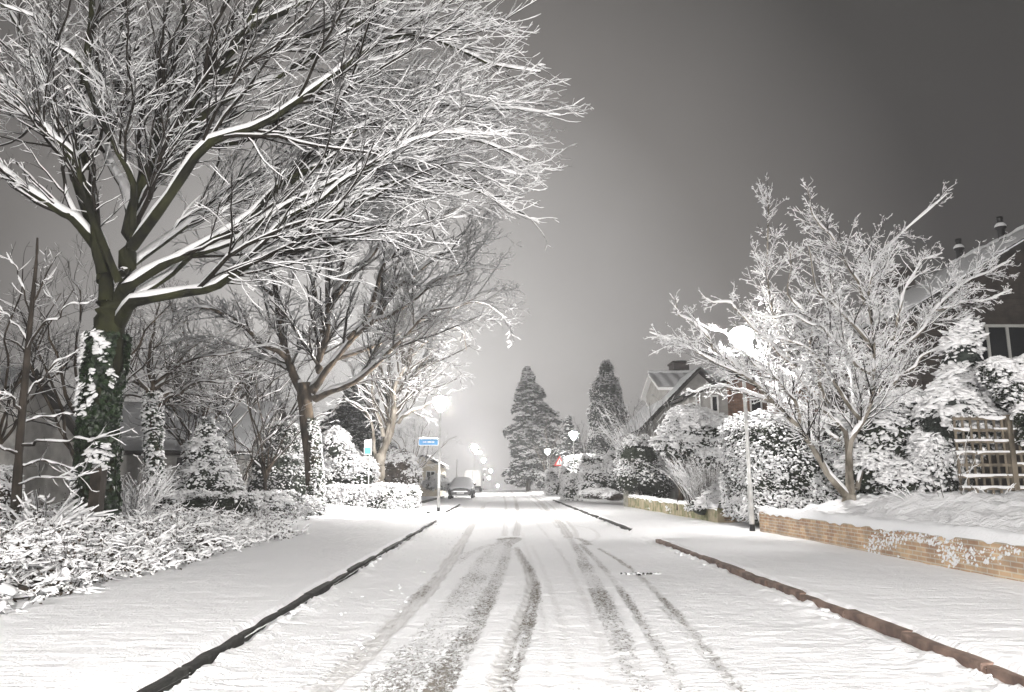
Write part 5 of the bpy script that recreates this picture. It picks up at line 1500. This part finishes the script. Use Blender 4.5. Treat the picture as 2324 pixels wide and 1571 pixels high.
x0, x1, z0, z1 = PX(1322, 1425, 1036, 1085, 50)
hedge('long_hedge', 'long level clipped hedge running right behind the box hedges', (x0, x1, 50, 52, .1, z1), 2600, 1600, .10, .08, topsnow=.1)
bush('shaggy_bush', 'shaggy half-snowed bush between the box hedge and the dark round bush', 'bush', EL(41, (1355, 1085, 40, 32, 1.0), (1395, 1085, 35, 36, 1.0), (1340, 1105, 30, 22, .8)), 2600, 1700, .10, .08, zmin=.1)
x0, x1, z0, z1 = PX(1243, 1284, 1066, 1085, 62)
hedge('small_hedge', 'small snowy hedge beneath the triangular warning sign', (x0, x1, 62, 63.5, .1, z1), 1200, 900, .12, .09)
bush('bush', 'pale distant bush under the lamp with the square plate', 'bush', EL(112, (1192, 1090, 22, 18, 1.5), (1178, 1098, 14, 10, 1.2)), 900, 800, .2, .16)
bush('bush', 'rounded snow-capped bush left of the far picket fence', 'bush', EL(90, (1226, 1092, 14, 20, 1.2), (1236, 1085, 10, 14, 1)), 900, 700, .16, .13)
bush('shrub', 'rounded snowy shrub before the right corner of the cream house', 'shrub', EL(58, (1003, 1096, 13, 17, .8), (1012, 1103, 10, 10, .7)), 1000, 1000, .12, .10, zmin=.1, upbias=.5)
# left side
x0, x1, z0, z1 = PX(738, 942, 1108, 1150, 31)
hedge('low_hedge', 'low clipped hedge with flat snowy top at the left street corner', (x0, x1, 31, 32.3, .1, z1), 5200, 4300, .08, .062, faces='tse', topsnow=.12)
bush('conical_shrub', 'pointed cone-shaped evergreen shrub dotted with snow before the grey wall', 'shrub',
     EL(21.5, (468, 985, 20, 42, .35), (465, 1035, 45, 50, .6), (470, 1090, 65, 60, .8), (430, 1110, 45, 45, .6), (510, 1115, 40, 35, .6)), 3400, 1900, .09, .06, zmin=.2, core=.6)
bush('dark_shrub', 'broad dark evergreen shrub beside the brown forked trunk', 'shrub',
     EL(30.5, (640, 1000, 45, 45, .9), (620, 1060, 60, 60, 1.1), (660, 1090, 50, 60, 1.0), (600, 1110, 45, 40, .9)), 5200, 2500, .10, .06, zmin=.2)
bush('bright_shrub', 'bright snowy shrub between the brown trunk and the upright blue plate', 'shrub',
     EL(33.6, (780, 1060, 45, 50, 1.0), (760, 1010, 35, 40, .9), (815, 1080, 40, 45, .9), (745, 1090, 35, 45, .9)), 4200, 3600, .10, .075, zmin=.2, upbias=.4)
bush('bushy_hedge', 'loose greyish bush behind the pale tree and the low hedge end', 'bush',
     EL(40, (905, 1060, 40, 42, 1.2), (930, 1085, 28, 35, 1.0), (880, 1080, 35, 40, 1.0)), 3600, 2200, .10, .07, zmin=.1, leafmat='leaf_brown')
bush('shrub', 'snow-heaped garden shrub in front of the cream house', 'shrub', EL(60, (975, 1100, 16, 14, .9), (990, 1090, 12, 12, .8), (1000, 1104, 14, 9, .8)), 1200, 1100, .12, .11, zmin=.1, upbias=.5)


def spruce(name, label, px, py_top, Y, rad, z0, n, tiers, lsz=.5, top=.0, mt='leaf_conifer', power=.9, snowp=.4, skew=0., zb=.08):
    tip = at(px, py_top, Y); h = tip[2] - z0
    t = thing(name, label, 'tree', (tip[0], Y, z0))
    g = Geo(); g.lathe([(h * .018, z0), (h * .012, z0 + h * .5), (.02, z0 + h * .98)], 8, (tip[0], Y, 0)); g.build('trunk', 'bark_brown', t)
    # boughs: each a drooping line carrying sprays
    nb = tiers * 9
    f = U(zb, 1, nb) ** .85; az = U(0, 2 * pi, nb)
    ln = rad * (1 - f) ** power * U(.6, 1.2, nb) * (.45 + 1.05 * vnoise(az * 1.1, f * 11, rad)) * (1 + skew * np.cos(az) * (1 - f)) + .12
    m = max(4, n // nb)
    s = U(0.05, 1, (nb, m)) ** .7
    dirs = np.stack([np.cos(az), np.sin(az)], -1)
    lat = N(0, .14, (nb, m)) * ln[:, None] * (1 - s * .4)
    x = tip[0] + dirs[:, :1] * s * ln[:, None] - dirs[:, 1:] * lat
    y = Y + dirs[:, 1:] * s * ln[:, None] + dirs[:, :1] * lat
    z = z0 + f[:, None] * h + (.16 * s - .34 * s ** 2) * ln[:, None] + N(0, .05, s.shape) * lsz
    p = np.stack([x, y, z], -1).reshape(-1, 3)
    nr = np.stack([np.repeat(dirs[:, 0], m) * .3, np.repeat(dirs[:, 1], m) * .3, np.full(nb * m, 1.)], -1)
    g = Geo(); leaves(g, p, lsz, nr, .45, .25, .45); leaves(g, p - [0, 0, lsz * .2], lsz * .9, nr, 1.0, .8, .4); g.build('foliage', mt, t, smooth=False)
    g = Geo(); k = U(0, 1, len(p)) < snowp; blobs(g, p[k] + [0, 0, lsz * .06], lsz * .30 * U(.5, 1.4, k.sum()), nr[k] * .3, 1.9, .35); g.build('snow_cover', 'snow_twig', t)


spruce('spruce_tree', 'ragged broad spruce at the far end of the street, left of the other conifer', 1198, 834, 92, 5.4, -.2, 11000, 24, .75, power=.85, skew=.35, snowp=.6)
spruce('conifer_tree', 'smaller conifer in the gap between the two tallest conifers', 1290, 945, 84, 2.4, 0, 3600, 26, .5, snowp=.25)
spruce('dark_conifer', 'dark conifer rising behind the pale many-stemmed tree', 812, 858, 48, 3.2, .2, 6000, 34, .4, power=.6, snowp=.3)
bush('columnar_conifer', 'tall dense columnar conifer on the right side of the street', 'tree',
     EL(68, (1376, 850, 17, 32, .8), (1376, 895, 34, 50, 1.4), (1377, 950, 44, 60, 1.8), (1380, 1005, 48, 55, 1.9), (1378, 1040, 44, 40, 1.8)), 13000, 7500, .28, .075, leafmat='leaf_conifer', root=(at(1376, 1000, 68)[0], 68, .1), leafdroop=.4, elong=1.8, upbias=.1)
bush('clipped_bush', 'rounded grey snow-topped bush behind the long level hedge', 'bush', EL(47, (1395, 1045, 22, 22, .8), (1410, 1055, 18, 18, .7)), 900, 900, .1, .10, upbias=.5)
# leafless spreading trees rising between the conifers, faded by distance
wild('bare_tree', 'faint bare tree behind the gap between the conifers', 1330, 1080, 95, 9.0, 4.0, 8, .14, [dict(dens=1.6, t0=.2, t1=1, ang=(22, 55), lf=.5, k=5, rf=.5, wob=.13, lmin=.8, lmax=3, rmin=.02), dict(dens=2.4, t0=.1, t1=1, ang=(25, 60), lf=.5, k=4, rf=.6, wob=.15, lmin=.5, lmax=1.5, rmin=.014)], z0=.0)
wild('bare_tree', 'faint bare tree right of the columnar conifer before the gabled house', 1445, 1080, 60, 7.2, 3.0, 8, .12, [dict(dens=1.8, t0=.2, t1=1, ang=(22, 55), lf=.5, k=5, rf=.5, wob=.13, lmin=.8, lmax=3, rmin=.014), dict(dens=2.8, t0=.1, t1=1, ang=(25, 60), lf=.5, k=4, rf=.6, wob=.15, lmin=.5, lmax=1.5, rmin=.01)], z0=.1)

# far end of the street: a dim wood closing the view
g = Geo(); n = 9000
x = U(-60, 60, n); yb = 262 + 14 * U(0, 1, n); hh = 3.2 + 3.5 * fbm(x * .12, yb * 0, 5)
p = np.stack([x, yb, zr(yb) + .2 + hh * U(0, 1, n) ** .7], -1)
leaves(g, p, 1.1, None, 1.2)
tag(g.build('far_wood', 'leaf_brown', None, smooth=False), 'far-off dim wood closing the end of the street', None, None, 'stuff')

# ------------------------------------------------------------------ planted bed on the left: undergrowth bending under snow
g = Geo(); gt = Geo(); gs = Geo()


def bed_z(x, y): return HK + .25 * sstep(4.5, 8, -x)


def put_clump(x, y, n, h, spread):
    b = np.array([x, y, bed_z(x, y)])
    a = U(0, 2 * pi, n); d = nrmz(np.stack([np.cos(a) * spread, np.sin(a) * spread, np.full(n, 1.) * U(.5, 1.1, n)], -1)); ln = h * U(.6, 1.4, n)
    k = 8; P = np.zeros((n, k, 3)); P[:, 0] = b + N(0, .08, (n, 3)) * [1, 1, 0]
    for j in range(1, k):
        P[:, j] = P[:, j - 1] + d * (ln / (k - 1))[:, None]
        d = nrmz(d + N(0, .17, (n, 3)) + np.stack([np.cos(a) * .09, np.sin(a) * .09, np.full(n, -.17)], -1))
    P[:, :, 2] = np.maximum(P[:, :, 2], b[2] + .02)
    return P, .0042 * U(.6, 1.3, n)[:, None] * np.linspace(1, .4, k)


P_ = []; R_ = []
for _ in range(420):
    y = 5.2 + 11.2 * U(0, 1); x = -4.35 - 4.4 * U(0, 1) ** 1.1
    P, R = put_clump(x, y, 13, U(.3, .68) * (1.0 if x < -4.8 else .6), U(.5, 1.1)); P_.append(P); R_.append(R)
for _ in range(150):
    y = U(15, 27); x = -4.9 - .12 * (y - 15) - 5 * U(0, 1)
    P, R = put_clump(x, y, 10, U(.4, .9), U(.5, 1.1)); P_.append(P); R_.append(R)
P = np.concatenate(P_); R = np.concatenate(R_)
und = thing('undergrowth', None, None, (-6, 12, .1)); tag(und, 'tangled low undergrowth bending under snow along the left footpath', None, None, 'stuff')
tubes(gt, P, R, 3); snow_on(gs, P, R, ws=.003, hs=.010, lim=(.1, .4), na=5, keep=.8, lump=.85)
nP, nR = grow(P, R, 5.5, .2, 1, (25, 65), .4, 4, .7, .18, lmin=.06, lmax=.32)
tubes(gt, nP, nR, 3); snow_on(gs, nP, nR, ws=.0025, hs=.008, lim=(.1, .4), na=4, keep=.75, lump=.85)
e = nP.reshape(-1, 3); e = e[rng.integers(0, len(e), 42000)]
leaves(g, e + N(0, .03, e.shape) - [0, 0, .03], .05)
hd = np.concatenate([P[::5, 4], P[2::7, 5]]); hd = hd[vnoise(hd[:, 0] * 1.6, hd[:, 1] * 1.6, 12) > .42]
blobs(gs, hd + N(0, .05, hd.shape), .075 * U(.4, 1.5, len(hd)), None, 1.7, .45)
q = e[:15000] + N(0, .03, (15000, 3)); blobs(gs, q, .024 * U(.3, 1.6, 15000) ** 1.3, None, 1.7, .7)
gt.build('stem', 'twig', und); g.build('foliage', 'leaf_brown', und, smooth=False); gs.build('snow_cover', 'snow_twig', und)
# individual arching shrubs that stand out of it
p = at(150, 1180, 13.0)
shrub('arching_shrub', 'arching shrub with thick white rods of snow left of the ivy-clad trunk', 'shrub', (at(95, 1190, 12.6)[0], 12.6, .3), 24, .95, .95, [dict(dens=3.0, t0=.25, ang=(20, 50), lf=.4, k=5, lmin=.12, lmax=.5, wob=.14)], .009, lean=(.45, 0), arch=.07, snow=dict(ws=.007, hs=.022), dots=.5, dot=.04)
shrub('twiggy_shrub', 'reddish twiggy shrub just right of the ivy-clad trunk', 'shrub', (at(300, 1190, 15.5)[0], 15.5, .3), 70, 1.35, .7, [dict(dens=4, t0=.2, ang=(20, 50), lf=.4, k=4, lmin=.15, lmax=.6), dict(dens=4, t0=.2, ang=(20, 50), lf=.4, k=4, lmin=.08, lmax=.3)], .006, arch=.04, snow=dict(ws=.002, hs=.009), dots=.35, dot=.024)
bush('leafy_shrub', 'spreading leafy shrub powdered with snow before the conical shrub', 'shrub', EL(19, (430, 1150, 70, 35, .8), (520, 1150, 70, 35, .8), (600, 1150, 60, 32, .8, 2)), 3600, 2600, .08, .055, zmin=.2, upbias=.3, core=.6)
bush('leafy_shrub', 'low leafy shrub hiding the foot of the brown forked trunk', 'shrub', EL(26.5, (640, 1140, 50, 25, .8), (690, 1145, 35, 18, .6, 1)), 2000, 1500, .08, .055, zmin=.2, upbias=.3, core=.6)
bush('pale_bush', 'pale feathery bush at the extreme left edge before the dim house', 'bush', EL(16, (5, 1120, 30, 60, .5), (-40, 1120, 50, 70, .6)), 1500, 1200, .07, .05, leafmat='leaf_brown', zmin=.3, core=.6)

# ------------------------------------------------------------------ haze
g = Geo(); g.box(-175, 175, -45, 335, -17, 27)
hz = bpy.data.materials.new('haze'); hz.use_nodes = True
nt = hz.node_tree; nt.nodes.remove(nt.nodes['Principled BSDF'])
v = nt.nodes.new('ShaderNodeVolumePrincipled')
v.inputs['Color'].default_value = (.93, .93, .95, 1); v.inputs['Density'].default_value = .0018; v.inputs['Anisotropy'].default_value = .35
nt.links.new(v.outputs[0], nt.nodes['Material Output'].inputs['Volume'])
tag(g.build('haze', hz, None, smooth=False), 'pale winter night haze', None, None, 'stuff')

# ------------------------------------------------------------------ sky: overcast night cloud lit by the town
w = bpy.data.worlds.new('World'); sc.world = w; w.use_nodes = True
nt = w.node_tree; bg = nt.nodes['Background']
tc = nt.nodes.new('ShaderNodeTexCoord')
dv = at(880, 900, 50) - CAM; dv = dv / np.linalg.norm(dv)
dt = nt.nodes.new('ShaderNodeVectorMath'); dt.operation = 'DOT_PRODUCT'; dt.inputs[1].default_value = dv
nt.links.new(tc.outputs['Generated'], dt.inputs[0])
ac = nt.nodes.new('ShaderNodeMath'); ac.operation = 'ARCCOSINE'; nt.links.new(dt.outputs['Value'], ac.inputs[0])
mr = nt.nodes.new('ShaderNodeMapRange'); mr.inputs[1].default_value = 0; mr.inputs[2].default_value = radians(90)
nt.links.new(ac.outputs[0], mr.inputs[0])
rp = nt.nodes.new('ShaderNodeValToRGB'); cr = rp.color_ramp
SKY = [(0, (.88, .86, .84)), (.13, (.54, .52, .505)), (.30, (.195, .184, .175)), (.455, (.058, .055, .053)), (1, (.03, .029, .028))]
while len(cr.elements) < len(SKY): cr.elements.new(.5)
for el, (p, c) in zip(cr.elements, SKY): el.position = p; el.color = (*c, 1)
nt.links.new(mr.outputs[0], rp.inputs[0])
nz = nt.nodes.new('ShaderNodeTexNoise'); nz.inputs['Scale'].default_value = 2.5; nz.inputs['Detail'].default_value = 4
nt.links.new(tc.outputs['Generated'], nz.inputs['Vector'])
mm = nt.nodes.new('ShaderNodeMapRange'); mm.inputs[3].default_value = .8; mm.inputs[4].default_value = 1.2; nt.links.new(nz.outputs['Fac'], mm.inputs[0])
mx = nt.nodes.new('ShaderNodeVectorMath'); mx.operation = 'SCALE'; nt.links.new(rp.outputs[0], mx.inputs[0]); nt.links.new(mm.outputs[0], mx.inputs['Scale'])
nt.links.new(mx.outputs[0], bg.inputs['Color']); bg.inputs['Strength'].default_value = .55

sc.view_settings.view_transform = 'Standard'; sc.view_settings.look = 'None'; sc.view_settings.exposure = 0.9; sc.view_settings.gamma = 1
sc.render.engine = 'CYCLES'
c = sc.cycles
c.use_denoising = True
c.max_bounces = 6; c.diffuse_bounces = 3; c.glossy_bounces = 2; c.transmission_bounces = 2; c.volume_bounces = 1
c.sample_clamp_indirect = 4.; c.sample_clamp_direct = 0
c.use_light_tree = True
c.caustics_reflective = False; c.caustics_refractive = False
